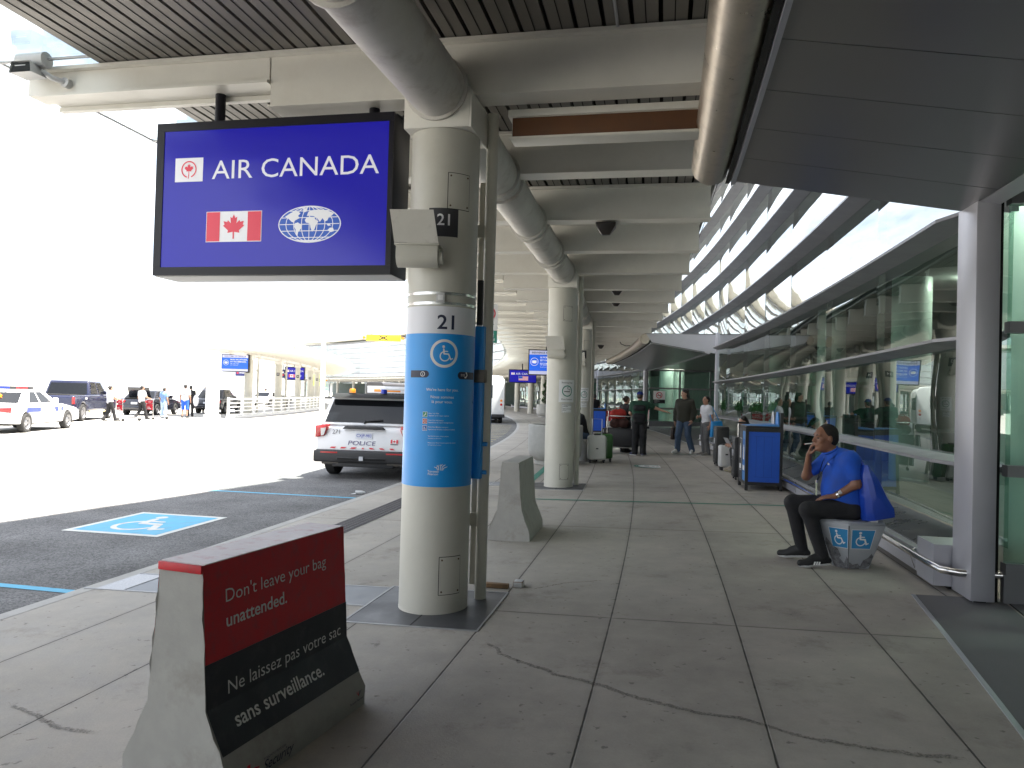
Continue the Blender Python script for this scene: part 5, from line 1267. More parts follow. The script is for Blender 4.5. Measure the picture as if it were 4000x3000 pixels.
def person(label, M, J, skin, top, bottom, shoe, hair, hairkind='short', sole=None, sleeve=.62, hyaw=0., hpitch=0., vx=.013, belly=0., big=1., w=1., face=True, tash=None, curl=(.5, .5), hnr=None, hnl=None, loose=.018, legloose=.02, hem=None, shorts=None, brow=(.03, .02, .015), fingers=True, collar=True, legw=1., spreadr=1., seated=False):
    t = thing('person', label, 'person', M)
    R = rotz(hyaw)@rotx(hpitch)
    S_ = SDF(.03); ax, fw, dx = torso(S_, J, -.006, w, belly)
    for q in 'rl':
        arm(S_, J, q, 0, 2.0); leg(S_, J, q, -.004 if not shorts else 0)
        S_.cap(J[q+'an'], J[q+'toe'], .036*J['s'], .028*J['s'])
        if fingers: hand(S_, J, q, curl=curl[0 if q == 'r' else 1], nrm=hnr if q == 'r' else hnl, spread=spreadr if q == 'r' else 1.)
        else: S_.cap(J[q+'wr'], J[q+'hd'], .026*J['s'], .03*J['s'])
    headprims(S_, J, R, big); S_.build('body', skin, t, vx)
    if face: faceparts(t, J, R, big, brow, tash)
    hairmesh(t, J, R, hair, hairkind, big)
    # top garment
    s = J['s']; S_ = SDF(.05); torso(S_, J, loose, w, belly)
    for q in 'rl': arm(S_, J, q, loose*.9, sleeve, k=.04)
    nk = J['neck']+fw*.02*s; S_.cut(nk+ax*.012, ax*.9+fw*.32)
    hp = J['pel']-ax*(.09*s if hem is None else hem); S_.cut(hp, -ax) if not seated else S_.cut(J['pel']-V3(0, 0, hem or .03), V3(0, 0, -1))
    for q in 'rl':
        pass
    S_.build('shirt', top, t, vx)
    if collar:
        b = MB(); pts = []; c = J['neck']+ax*.005
        for i in range(17): a = 2*math.pi*i/16; pts.append(tuple(c+dx*.068*s*math.cos(a)+fw*(.068*s*math.sin(a)+.012)+ax*(.012*s-.018*s*math.sin(a))))
        b.tube(pts, .011*s, 8); b.build('collar', top, t)
    # trousers
    S_ = SDF(.05); e = legloose; p = J['pel']; hx = J['rhip']-J['lhip']; hx = hx/np.linalg.norm(hx); S_.cap(p+hx*.075*s*w, p-hx*.075*s*w, .108*s*w+e*.7, k=.08)
    for q in 'rl': leg(S_, J, q, e, w=legw, fr=1.0)
    S_.cut(p+ax*.055*s, ax) if not seated else S_.cut(p+V3(0, 0, .095*s), V3(0, -.12, 1))
    if shorts:
        for q in 'rl': pass
        S_.cut(V3(0, 0, shorts), V3(0, 0, -1))
    else: S_.cut(V3(0, 0, min(J['ran'][2], J['lan'][2])-.055*s), V3(0, 0, -1))
    S_.build('trousers', bottom, t, vx)
    for q in 'rl': shoes(t, J, shoe, sole or M_wlet, q)
    return t
M_jean = cloth('denim', (.06, .095, .16)); M_kblack = cloth('black', (.014, .014, .016)); M_kgrey = cloth('grey', (.10, .10, .105)); M_kwhite = cloth('white tee', (.62, .62, .66))
M_kgreen = cloth('dark green', (.012, .055, .032)); M_kbrown = cloth('olive brown', (.030, .030, .022)); M_kblue = mat('cloth royal blue', (.008, .075, .46), .8, var=.18, scale=9, bump=1.0, bscale=13)
M_hairk = mat('black hair', (.012, .010, .009), .55, var=.3, scale=40, bump=.6, bscale=90); M_hairb = mat('brown hair', (.04, .025, .016), .55, var=.3, scale=40, bump=.6, bscale=90)
M_shoek = mat('black shoe', (.012, .012, .013), .6); M_sole = mat('pale sole', (.55, .55, .55), .6)
SK_tan = skinmat('tan', (.23, .105, .062)); SK_pale = skinmat('pale', (.46, .26, .19)); SK_mid = skinmat('medium', (.34, .18, .12))
# ---- the seated man smoking on the seat block (faces the road; near side is his left)
Jm = joints_std(1.72)
def setj(J, **o):
    for k, v in o.items(): J[k] = V3(*v)
setj(Jm, pel=(0, .02, .575), chest=(0, .10, .885), neck=(.0, .185, 1.075), head=(.0, .245, 1.195), rsh=(.185, .155, 1.035), lsh=(-.185, .06, 1.03),
     lel=(-.235, .015, .80), lwr=(-.17, .185, .672), lhd=(-.13, .27, .655), rel=(.20, .375, .815), rwr=(.085, .375, 1.035), rhd=(.045, .365, 1.12),
     rhip=(.105, .06, .555), lhip=(-.105, .03, .555), rkn=(.19, .50, .545), lkn=(-.15, .42, .525), ran=(.19, .405, .10), lan=(-.165, .285, .105), rtoe=(.23, .565, .032), ltoe=(-.19, .45, .032))
Mman = frame(3.02, 6.62) @ Matrix.Rotation(math.pi/2, 4, 'Z')
man = person('man in a blue polo shirt smoking, seated on the grey block by the glass wall', Mman, Jm, SK_tan, M_kblue, M_kblack, M_shoek, mat('dark cropped hair', (.010, .008, .007), .85, var=.3, scale=50, bump=.5, bscale=120), 'short', M_sole, sleeve=.72, hyaw=R_(14), hpitch=R_(-3), vx=.008, belly=1.08, big=1.10, w=1.10, curl=(.55, .32), hnr=(-.35, -.75, .2), hnl=(.25, -.1, -1), loose=.014, legloose=.012, hem=.02, spreadr=1.15, legw=1.12, seated=True)
# shoe stripes, watch, lanyard, badge, cigarette
b = MB(); w_ = Jm['lwr']; d_ = (Jm['lwr']-Jm['lel']); d_ = d_/np.linalg.norm(d_); c_ = w_-d_*.03
b.tube([tuple(c_-d_*.011), tuple(c_+d_*.011)], .036, 18); b.build('watch', M_steel, man)
b = MB(); c2 = c_+V3(-.03, -.01, .022); b.tube([tuple(c2), tuple(c2+V3(-.012, -.003, .008))], .017, 14); b.build('watch_face', M_wlet, man)
M_lany = mat('lanyard', (.012, .012, .014), .6)
b = MB(); L_pts = [(-.065, .115, 1.095), (-.105, .165, 1.06), (-.105, .245, .98), (-.075, .288, .88), (-.03, .315, .80)]; R_pts = [(.065, .14, 1.10), (.06, .225, 1.04), (.03, .262, .97), (.0, .292, .88), (-.03, .318, .80)]
for P in (L_pts, R_pts):
    for a, c in zip(P[:-1], P[1:]):
        a, c = Vector(a), Vector(c); sd_ = Vector((.011, -.006, 0)); b.add([a-sd_, a+sd_, c+sd_, c-sd_], [(0, 1, 2, 3)])
b.build('lanyard', M_lany, man, recalc=False)
A = Art(); b = MB(); b.box(-.055, -.007, .322, .328, .655, .775); b.build('badge', mat('badge', (.45, .50, .36), .35), man)
b = MB(); b.tube([(-.03, .325, .80), (-.03, .325, .775)], .006, 8); b.build('badge_clip', M_steel, man)
b = MB(); b.box(-.135, -.075, .236, .240, .955, .972, 0, None); b.build('shirt_logo', M_wlet, man)
cg = thing('cigarette', 'white cigarette held at the seated man\'s lips', 'cigarette', Mman); b = MB(); b.tube([(.02, .352, 1.150), (.045, .425, 1.135)], .0045, 8); b.build('paper', M_wlet, cg); b = MB(); b.tube([(.045, .425, 1.135), (.047, .431, 1.134)], .0045, 8); b.build('tip', M_redv, cg)
for q in 'rl':
    an, toe = Jm[q+'an'], Jm[q+'toe']; sgn = 1 if q == 'r' else -1
    b = MB()
    for i in range(3):
        f = .30+.13*i; p = an*(1-f)+toe*f; d = toe-an; d[2] = 0; d = d/np.linalg.norm(d); sd_ = V3(-d[1], d[0], 0)*(1 if q == 'l' else -1); 
        base = V3(p[0], p[1], .0)+sd_*.050; u0 = base+V3(0, 0, .028); u1 = base-d*.02-sd_*.016+V3(0, 0, .078)
        e = d*.008; b.add([tuple(u0-e), tuple(u0+e), tuple(u1+e), tuple(u1-e)], [(0, 1, 2, 3)])
    b.build('shoe_stripes', M_wlet, man, recalc=False)
# blue tote bag behind him
tb = thing('tote_bag', 'large royal blue tote bag hanging from the seated man\'s shoulder onto the block', 'bag', Mman)
S_ = SDF(.05); S_.cap((-.21, -.06, .80), (-.02, -.08, .80), .035, k=.05)
def quadsdf(pts, name, m, parent, th=.03): pass
b = MB()
prof = [(-.05, .98, .03), (-.08, .86, .075), (-.13, .69, .118), (-.165, .57, .142), (-.18, .495, .13)]   # (y centre, z, half depth)
vs = []; fs = []; n = 16
for (yc, z, hd), hw in zip(prof, (.16, .185, .20, .205, .19)):
    for i in range(n):
        a = 2*math.pi*i/n; ca, sa = math.cos(a), math.sin(a); r = (abs(ca)**4+abs(sa)**4)**-.25
        yy = yc+hd*sa*r; tilt = (yy+.05)*.0
        vs.append((-.165+hw*ca*r*.8+random.uniform(-.012, .012), yy+random.uniform(-.012, .012), z-(.22*(yy-yc) if z < .6 else 0)))
for j in range(len(prof)-1):
    for i in range(n): fs.append((j*n+i, j*n+(i+1) % n, (j+1)*n+(i+1) % n, (j+1)*n+i))
fs.append(tuple(range(n))); fs.append(tuple(range(4*n, 5*n))[::-1]); b.add(vs, fs)
b.build('bag_body', mat('tote blue', (.006, .045, .36), .35, var=.10, scale=6, bump=.8, bscale=9, spec=.6), tb, bevel=.006, smooth=50)
b = MB()
for x in (-.24, -.02):
    b.tube([(x*.8-.02, -.07, .92), (-.17, -.02, 1.04), (-.185, .04, 1.10), (-.17, .10, 1.09)], .012, 8)
b.build('strap', MATS['tote blue'], tb, smooth=50)
b = MB(); b.box(-.25, -.06, -.17, -.11, hh_+.002, hh_+.03); tag(b.build('paper_packet', M_wlet, bevel=.004), 'small white packet lying under the blue tote bag on the block', 'packet').matrix_basis = Mman
# ---- walking man in the dark shirt
def at(rad, arc, face): # face: heading angle relative to local frame (0 = along the kerb away from the camera, +90 = towards the road)
    return frame(rad, arc) @ Matrix.Rotation(R_(face), 4, 'Z')
J = joints_std(1.85); s_ = J['s']
J.update(joints_std(1.85, rel=(.27, -.02, 1.13), rwr=(.27, .02, .88), rhd=(.265, .045, .79), lel=(-.27, -.04, 1.14), lwr=(-.26, .05, .92), lhd=(-.24, .08, .84), rkn=(.13, .10, .50), ran=(.16, .06, .085), rtoe=(.20, .23, .03), lkn=(-.13, .03, .50), lan=(-.19, -.12, .085), ltoe=(-.24, .05, .03)))
person('tall man in an untucked dark shirt and blue jeans, moustache and dark wavy hair', at(2.55, 21.2, 148), J, SK_pale, M_kbrown, M_jean, M_wlet, M_hairk, 'wild', M_wlet, sleeve=1.9, hyaw=R_(-38), hpitch=R_(-6), tash=(.035, .02, .012), loose=.034, legloose=.03, hem=.20, w=1.05, vx=.013)
hb = thing('hand_bag', 'brown leather bag hanging from the dark-shirted man\'s hand', 'bag', at(2.55, 21.2, 148)); b = MB(); b.prism([(.20, .25), (.40, .25), (.38, .60), (.24, .66)], 'x', .26, .36, 0, Matrix.Translation((.0, -.22, .13))); b.build('body', mat('brown leather', (.03, .016, .010), .5, var=.3, scale=8), hb, bevel=.03); b = MB(); b.tube([(.31, .02, .78), (.30, .045, .855), (.30, .10, .78)], .010, 8); b.build('handle', MATS['brown leather'], hb)
# ---- woman in the white T-shirt with the bright blue tote
J = joints_std(1.66, rel=(.235, .03, 1.15), rwr=(.16, .20, 1.12), rhd=(.10, .25, 1.15), lel=(-.235, -.06, 1.14), lwr=(-.235, .0, .90), lhd=(-.23, .02, .82), lkn=(-.11, .05, .5), lan=(-.12, -.02, .085), ltoe=(-.15, .15, .03))
person('woman in a white T-shirt and grey trousers with her dark hair in a bun', at(3.05, 20.35, 112), J, SK_mid, M_kwhite, M_kgrey, mat('grey shoe', (.16, .15, .14), .7), M_hairk, 'bun', M_sole, sleeve=.6, hyaw=R_(10), w=.88, loose=.014, legloose=.02, vx=.013, hem=.05)
M_tote2 = mat('bright blue tote', (.01, .22, .55), .5, var=.1, scale=6, bump=.6, bscale=9)
tw_ = thing('tote_bag', 'bright blue tote bag hanging from the shoulder of the woman in white', 'bag', at(3.05, 20.35, 112)); b = MB(); b.prism([(-.24, .52), (.17, .48), (.14, .92), (-.16, .94)], 'x', -.36, -.235, 0, Matrix.Translation((0, -.14, .05))); b.build('bag_body', M_tote2, tw_, bevel=.03); b = MB(); b.tube([(-.28, -.26, .96), (-.22, -.06, 1.37), (-.17, -.02, 1.41), (-.16, .03, 1.37), (-.27, -.02, .96)], .012, 8); b.build('strap', M_tote2, tw_, smooth=60)
A = Art(); A.text('COM', .0, .0, .06, 0, 1); A.put(lambda u, v, h: (-.361-h, -.18-u, .72+v), 'lettering', M_wlet, tw_)
# ---- man in the blue cap and green T-shirt seen from behind, arm stretched out
J = joints_std(1.78, rsh=(.19, .0, 1.42), rel=(.42, .06, 1.31), rwr=(.66, .11, 1.23), rhd=(.75, .13, 1.21), lel=(-.26, .02, 1.16), lwr=(-.14, .20, 1.10), lhd=(-.06, .24, 1.10), rtoe=(.16, .15, .03), ltoe=(-.22, .13, .03))
pm = person('man in green T-shirt and blue cap seen from behind, one arm stretched out', at(1.2, 20.1, -6), J, SK_pale, M_kgreen, M_kblack, mat('navy shoe', (.02, .025, .07), .7), M_hairb, 'short', M_wlet, sleeve=.66, hyaw=R_(-22), w=1.05, loose=.028, legloose=.034, vx=.013, curl=(.2, .6), hnr=(0, -.2, -1))
Rm = rotz(R_(-22)); h_ = J['head']; S_ = SDF(.015); S_.ell(h_+Rm@V3(0, -.012, .062), V3(.090, .102, .078), Rm); S_.cut(h_+V3(0, 0, .045), V3(0, 0, -1)); S_.cap(h_+Rm@V3(-.045, .10, .052), h_+Rm@V3(.045, .10, .052), .012); S_.cap(h_+Rm@V3(-.03, .15, .045), h_+Rm@V3(.03, .15, .045), .010); S_.build('cap', cloth('cap blue', (.01, .03, .20)), pm, .009)
bp_ = thing('backpack', 'black backpack on the back of the man in green', 'backpack', at(1.2, 20.1, -6)); S_ = SDF(.05); S_.cap((-.09, -.19, 1.33), (.09, -.19, 1.33), .085); S_.cap((-.09, -.22, 1.08), (.09, -.22, 1.08), .10); S_.cap((-.08, -.21, .98), (.08, -.21, .98), .08); S_.build('pack', M_kblack, bp_, .013)
b = MB()
for x in (-.13, .13): b.tube([(x, -.12, 1.40), (x, -.03, 1.50), (x, .10, 1.42), (x*1.1, .12, 1.2), (x*1.2, -.08, 1.02)], .016, 8)
b.build('strap', M_kblack, bp_, smooth=60)
# ---- woman with brown hair standing behind him
J = joints_std(1.66, rel=(.22, .05, 1.13), rwr=(.17, .22, 1.02), rhd=(.14, .28, 1.0))
person('woman with brown tied hair and black top behind the man in green', at(.86, 21.3, -52), J, SK_pale, M_kblack, M_kblack, M_shoek, M_hairb, 'bun', M_shoek, sleeve=.6, hyaw=R_(-5), w=.88, vx=.015)
# luggage on a trolley in front of her
tr = thing('luggage_trolley', 'steel luggage trolley loaded with bags in front of the man in green', 'trolley', frame(.75, 20.95, turn=R_(-12)))
b = MB(); b.box(-.42, .42, -.28, .28, .16, .19); b.tube([(-.38, -.26, .19), (-.38, -.30, 1.05), (-.30, -.32, 1.08), (.30, -.32, 1.08), (.38, -.30, 1.05), (.38, -.26, .19)], .018, 10); b.build('frame', M_steel, tr, smooth=40)
for x, y in ((-.36, -.24), (.36, -.24), (0, .26)):
    b = MB(); b.tube([(x-.025, y, .07), (x+.025, y, .07)], .07, 16); b.box(x-.012, x+.012, y-.02, y+.02, .08, .16); b.build('wheel', M_rubber, tr)
t = thing('flight_case', 'wide flat black case lying across the luggage trolley', 'case', frame(.62, 20.95, turn=R_(-12))); b = MB(); b.box(-.42, .62, -.24, .24, .21, .72); b.build('shell', M_blackp, t, bevel=.02); b = MB(); b.box(-.385, -.365, -.246, -.24, .25, .68); b.box(.55, .57, -.246, -.24, .25, .68); b.build('edge_trim', M_alu, t)
def softbag(M, label, m, c, r, k=.05):
    t = thing('soft_bag', label, 'bag', M); S_ = SDF(k)
    for q in c: S_.ell(q, r)
    S_.cut((0, 0, min(q[2] for q in c)-r[2]*.8), (0, 0, -1)); S_.build('body', m, t, .016)
    b = MB(); z = max(q[2] for q in c)+r[2]*.9; b.tube([(-.08, 0, z-.05), (-.05, 0, z+.04), (.05, 0, z+.04), (.08, 0, z-.05)], .012, 8); b.build('handle', m, t)
softbag(frame(.62, 20.9, .01), 'bright red travel bag on top of the luggage trolley', cloth('red bag', (.38, .025, .02)), [(-.08, 0, 1.12), (.08, 0, 1.14)], V3(.16, .14, .16))
softbag(frame(.66, 20.85, .01), 'dark brown bag under the red one on the luggage trolley', cloth('brown bag', (.05, .018, .014)), [(-.12, 0, .86), (.12, 0, .88)], V3(.17, .16, .15))
# ---- person crouched over a laptop between the black cases
def sitting(h=1.70, seat=.45, lean=.12, **o):
    J = joints_std(h); s = J['s']; z = seat+.10
    setj(J, pel=(0, 0, z), chest=(0, lean*.6, z+.32*s), neck=(0, lean, z+.52*s), head=(0, lean+.05, z+.66*s), rsh=(.18*s, lean, z+.47*s), lsh=(-.18*s, lean, z+.47*s), rel=(.22*s, lean+.08, z+.2*s), lel=(-.22*s, lean+.08, z+.2*s),
         rwr=(.12*s, lean+.28, z+.12*s), lwr=(-.12*s, lean+.28, z+.12*s), rhd=(.10*s, lean+.36, z+.12*s), lhd=(-.10*s, lean+.36, z+.12*s), rhip=(.10*s, .02, z-.01), lhip=(-.10*s, .02, z-.01), rkn=(.13*s, .44*s, z), lkn=(-.13*s, .44*s, z), ran=(.12*s, .42*s, .09), lan=(-.12*s, .40*s, .09), rtoe=(.14*s, .58*s, .03), ltoe=(-.14*s, .56*s, .03))
    setj(J, **o); return J
Jw = sitting(1.66, .36, .20)
Mw = frame(3.50, 15.75) @ Matrix.Rotation(R_(98), 4, 'Z')
pw = person('person in black with sunglasses pushed up, bent over a laptop by the glass wall', Mw, Jw, SK_pale, M_kblack, mat('charcoal leggings', (.03, .03, .033), .8, var=.15, scale=9), mat('pale trainer', (.36, .31, .25), .7, var=.3, scale=20), M_hairk, 'long', mat('yellow sole', (.5, .45, .25), .7), sleeve=1.8, hyaw=R_(20), hpitch=R_(-28), w=.88, vx=.014, seated=True)
b = MB(); Rw = rotz(R_(20))@rotx(R_(-28)); hw = Jw['head']
for q in (-1, 1):
    c = hw+Rw@V3(.036*q, .052, .112); b.lathe([(.0001, .012), (.02, .010), (.03, 0)], 12, 0, Matrix.Translation(tuple(c)))
b.build('sunglasses', M_chrome, pw)
lt = thing('laptop', 'open grey laptop on the lap of the person by the glass wall', 'laptop', Mw); b = MB(); b.box(-.16, .16, .30, .52, .53, .545); b.build('base', M_alu, lt, bevel=.003); b = MB(); b.add([(-.16, .52, .545), (.16, .52, .545), (.16, .62, .73), (-.16, .62, .73), (-.16, .53, .543), (.16, .53, .543), (.16, .63, .727), (-.16, .63, .727)], [(0, 1, 2, 3), (4, 7, 6, 5), (0, 4, 5, 1), (2, 6, 7, 3), (0, 3, 7, 4), (1, 5, 6, 2)]); b.build('lid', M_alu, lt)
t = thing('camp_stool', 'low dark stool under the person with the laptop', 'stool', Mw); b = MB(); b.box(-.2, .2, -.18, .18, .30, .355); b.build('seat', M_blackp, t, bevel=.02)
for x in (-.16, .16):
    for y in (-.14, .14): b = MB(); b.tube([(x, y, 0), (x, y, .30)], .018, 8); b.build('leg', M_black, t)
suitcase(frame(2.95, 16.1, turn=R_(8)), mat('white cabin case', (.62, .62, .62), .35), 'small white cabin case beside the person with the laptop', w=.30, d=.2, h=.56, handle=False)
# ---- person in black sitting beyond the planter
Jb = sitting(1.75, .55, .16)
person('person in a black jumper sitting hunched behind the big round planter', frame(-.30, 18.15) @ Matrix.Rotation(R_(120), 4, 'Z'), Jb, SK_mid, M_kblack, M_jean, M_shoek, M_hairk, 'short', M_sole, sleeve=1.9, hpitch=R_(-25), vx=.015, seated=True)
t = thing('bench', 'grey bench block behind the big round planter', 'bench', frame(-.30, 18.2) @ Matrix.Rotation(R_(120), 4, 'Z')); b = MB(); b.box(-.5, .5, -.2, .2, .48, .555); b.build('seat', M_plant, t, bevel=.015); b = MB(); b.box(-.42, .42, -.15, .15, 0, .479); b.build('base', M_plant, t, bevel=.01)
# ---- dark figure next to the far blue bin
person('person in a black T-shirt standing by the far blue bin', at(.30, 34.2, 20), joints_std(1.78), SK_tan, M_kblack, M_kblack, M_shoek, M_hairk, 'short', sleeve=.6, vx=.02, face=False, fingers=False)
# ================================================================== vehicles
M_glz = mat('vehicle glass', (.008, .009, .011), .06, spec=.35)
M_tail = mat('tail lamp red', (.42, .012, .015), .2, coat=.5); M_lens = mat('clear lens', (.55, .55, .55), .15); M_amber = mat('amber beacon', (.75, .25, .02), .3); M_bluebk = mat('blue beacon', (.01, .03, .35), .25)
M_rim = mat('wheel rim', (.30, .30, .31), .35, .7); M_plastic = mat('bumper plastic', (.028, .028, .030), .6, var=.1, scale=9)
M_carw = mat('police white paint', (.72, .72, .74), .25, coat=.5); M_cark = mat('black car paint', (.012, .013, .02), .2, coat=.6); M_cars = mat('silver car paint', (.45, .46, .47), .3, .5, coat=.4)
def wheel(t, x, y, r, w=.23, rim=.64):
    """axle along x; outer side away from the car's centre line"""
    sg = 1 if x > 0 else -1; Mw_ = Matrix.Translation((x, y, r)) @ Matrix.Rotation(R_(90)*sg, 4, 'Y')
    b = MB(); b.lathe([(r*.45, -w*.5), (r*.88, -w*.5), (r, -w*.36), (r, w*.36), (r*.9, w*.5), (r*rim, w*.47)], 36, 0, Mw_); p = b.build('tyre', M_rubber, t, smooth=40)
    b = MB(); b.lathe([(r*(rim+.01), w*.45), (r*rim*.93, w*.30), (r*rim*.5, w*.22), (r*.19, w*.36), (.0001, w*.38)], 30, 0, Mw_)
    for i in range(6): b.lathe([(.030, .005), (.0001, .012)], 8, 1, Mw_ @ Matrix.Rotation(i*math.pi/3, 4, 'Z') @ Matrix.Translation((r*rim*.62, 0, w*.24)))
    b.build('rim', [M_rim, M_dark], t, smooth=40)
def side_profile(pts, axles, R, z0):
    """lower body outline (y,z) with round wheel arches cut into the sill line; pts run from the rear bottom over the top to the front bottom"""
    out = list(pts); bot = []
    for yc in sorted(axles, reverse=True):
        h = math.sqrt(max(1e-6, R*R-(z0-R*.92)**2)); a0 = math.atan2(z0-R*.92, h)
        for i in range(13):
            a = a0+(math.pi-2*a0)*i/12; bot.append((yc+R*math.cos(a), R*.92+R*math.sin(a)))
    return out+bot
def car(name, cat, label, M, L_, Wd, prof, axles, wr, z0, gh, roofx, paint, arch=1.13, bev=.05, extra=None, tumble=.12, group=None):
    """x across, y forward, rear at y=0. gh = greenhouse [(y_bottom_rear),(y_top_rear),(y_top_front),(y_bottom_front), z_belt, z_roof]"""
    t = thing(name, label, cat, M, group)
    hw = Wd/2; P = side_profile(prof, axles, wr*arch, z0)
    b = MB(); b.prism(P, 'x', -hw, hw); o = b.build('body', paint, t, bevel=bev, seg=3, smooth=40)
    yb, yt, ft, fb, zb, zr = gh; rx = hw-tumble; bx = hw-.03
    bot = [(-bx, yb), (bx, yb), (bx, fb), (-bx, fb)]; top = [(-rx, yt), (rx, yt), (rx, ft), (-rx, ft)]
    b = MB(); b.prism(bot, 'z', zb-.02, zr, 0, None, top); b.build('roof', paint, t, bevel=bev, seg=3, smooth=40)
    def lerp(p, q, f): return (p[0]+(q[0]-p[0])*f, p[1]+(q[1]-p[1])*f)
    def win(pa, pb, pc, pd, nm, n_, z0f=.10, z1f=.84, off=.006, e0=.05, e1=.05):
        # quad on a greenhouse face: bottom a-b, top d-c
        def pt(u, f): q = lerp(lerp(pa, pb, u), lerp(pd, pc, u), f); return (q[0]+n_[0]*off, q[1]+n_[1]*off, zb-.02+(zr-zb+.02)*f)
        b = MB(); b.add([pt(e0, z0f), pt(1-e1, z0f), pt(1-e1, z1f), pt(e0, z1f)], [(0, 1, 2, 3)]); return b.build(nm, M_glz, t, recalc=False)
    win(bot[0], bot[1], top[1], top[0], 'rear_window', (0, -1.4)); win(bot[3], bot[2], top[2], top[3], 'windscreen', (0, 1.4))
    for sx, (i0, i1) in ((1, (1, 2)), (-1, (0, 3))):
        pa, pb, pc, pd = bot[i0], bot[i1], top[i1], top[i0]
        cuts = extra.get('side_cuts', ((.08, .36), (.39, .66), (.69, .93))) if extra else ((.08, .36), (.39, .66), (.69, .93))
        for (u0, u1) in cuts:
            win(lerp(pa, pb, u0), lerp(pa, pb, u1), lerp(pd, pc, u1*.97+.015), lerp(pd, pc, u0*.97+.015), 'side_window', (sx*1.2, 0), .12, .88, .006, .02, .02)
    for y in axles:
        for sx in (1, -1): wheel(t, sx*(hw-.10), y, wr)
    b = MB(); b.box(-hw+.25, hw-.25, .4, L_-.4, z0-.05, z0+.25); b.build('underbody', M_hole, t)
    for sx in (1, -1):
        b = MB(); b.box(sx*(hw+.02)-.09, sx*(hw+.02)+.09, fb-.55, fb-.45, zb+.04, zb+.2); b.build('mirror', paint, t, bevel=.03)
    return t, o
# ---- police SUV, rear towards the camera
Ms_ = frame(-4.36, 13.0, -.13, turn=R_(3.0))
prof = [(.02, .42), (.0, .62), (.06, .98), (.16, 1.06), (3.55, 1.10), (4.75, .98), (4.95, .72), (4.95, .42)]
suv, body = car('police_car', 'police car', 'white police utility car marked 271 parked at the kerb, rear view', Ms_, 5.0, 1.96, prof, (.90, 3.92), .40, .36, (.10, .46, 2.75, 3.75, 1.07, 1.66), None, M_carw, tumble=.17)
b = MB(); b.box(-.99, .99, -.10, .16, .33, .57); b.build('bumper', M_plastic, suv, bevel=.045, seg=3)
b = MB(); b.box(-.62, .62, -.02, .18, .24, .33); b.box(-.50, .50, -.115, -.08, .37, .44, 1); b.build('valance', [M_plastic, M_hole], suv, bevel=.02)
for x in (-.66, .66):
    b = MB(); b.tube([(x-.17, .02, .33), (x+.17, .02, .33)], .05, 12); b.build('exhaust_pipe', mat('dirty exhaust', (.22, .20, .18), .5, .6), suv, smooth=50)
    b = MB(); b.box(x-.17, x+.17, -.106, -.09, .51, .54); b.build('reflector', M_tail, suv)
b = MB(); b.box(-.04, .04, -.14, -.05, .38, .46); b.build('tow_hitch', M_alu, suv)
for sx in (1, -1):
    b = MB(); b.prism([(sx*.99, .80), (sx*.985, 1.04), (sx*.74, 1.07), (sx*.735, .98), (sx*.80, .84)], 'y', -.012, .20); b.build('tail_light', M_tail, suv, bevel=.015)
    b = MB(); b.prism([(sx*.86, .84), (sx*.87, .99), (sx*.76, 1.0), (sx*.80, .86)], 'y', -.022, -.013); b.build('tail_lens', M_lens, suv)
b = MB(); b.prism([(-.43, .985), (.43, .985), (.37, 1.045), (-.37, 1.045)], 'y', -.03, .06); b.build('tailgate_trim', M_plastic, suv, bevel=.012)
b = MB(); b.prism([(.017, .80), (.035, .91), (.06, .91), (.042, .80)], 'x', -.17, .17); b.build('number_plate', mat('plate white', (.60, .62, .68), .4), suv, smooth=0)
rear = lambda u, v, h: (u, .022-.04*0-.012-h+.06*max(0, min(1, (v-.62)/.36)), v)
A = Art(); A.text('CXJP-983', 0, .852, .06, 0, 1, .004, width=.30); A.put(lambda u, v, h: (u, .017+.018*(v-.80)/.11-.001-h, v), 'plate_lettering', [mat('plate blue', (.05, .07, .40), .5)], suv)
A = Art(); A.text('POLICE', -.03, .715, .085, 0, 1, -.004, .12, width=.56); A.text('271', -.57, .925, .085, 1, 3, .0)
for i in range(7):
    x = -.62+i*.205
    if i == 3: A.poly([(x-.03, .60), (x+.03, .60), (x, .633)], 2, 1)
    else: k = .03 if i < 3 else -.03; A.poly([(x-.055, .60), (x+.035, .60), (x+.035+k+.02*(1 if k > 0 else -1), .63), (x-.055+k, .63)], 2, 1)
flag(A, .62, .765, .075, 2, 3, 1); A.rect(.545, .70, .695, .715, 1, 1)
A.arc(-.0, 1.10, .02, .026, 0, 360, 1, 1, 16, .5)
A.put(lambda u, v, h: (u, -.012-h+.012+(.06*(v-.62)/.36 if v > .62 else 0)-.010, v), 'lettering', [mat('police violet', (.07, .05, .16), .4), M_signk, M_redv, M_wlet], suv, gap=.004)
b = MB(); b.prism([(.22, 1.60), (.42, 1.67), (.64, 1.69), (.64, 1.64), (.42, 1.60)], 'x', -.78, .78); b.build('spoiler', M_hole, suv, bevel=.015)
b = MB(); b.tube([(-.02, .118, 1.14), (.34, .14, 1.18)], .014, 8); b.tube([(-.02, .118, 1.14), (-.02, .10, 1.10)], .02, 8); b.build('wiper', M_blackp, suv)
for x, m in ((-.42, M_amber), (.24, M_bluebk)):
    b = MB(); b.lathe([(.075, 0), (.075, .035), (.066, .04)], 20, 1, Matrix.Translation((x, .52, 1.66))); b.lathe([(.062, .038), (.064, .10), (.05, .125), (.0001, .128)], 20, 0, Matrix.Translation((x, .52, 1.66))); b.build('beacon', [m, M_blackp], suv, smooth=40)
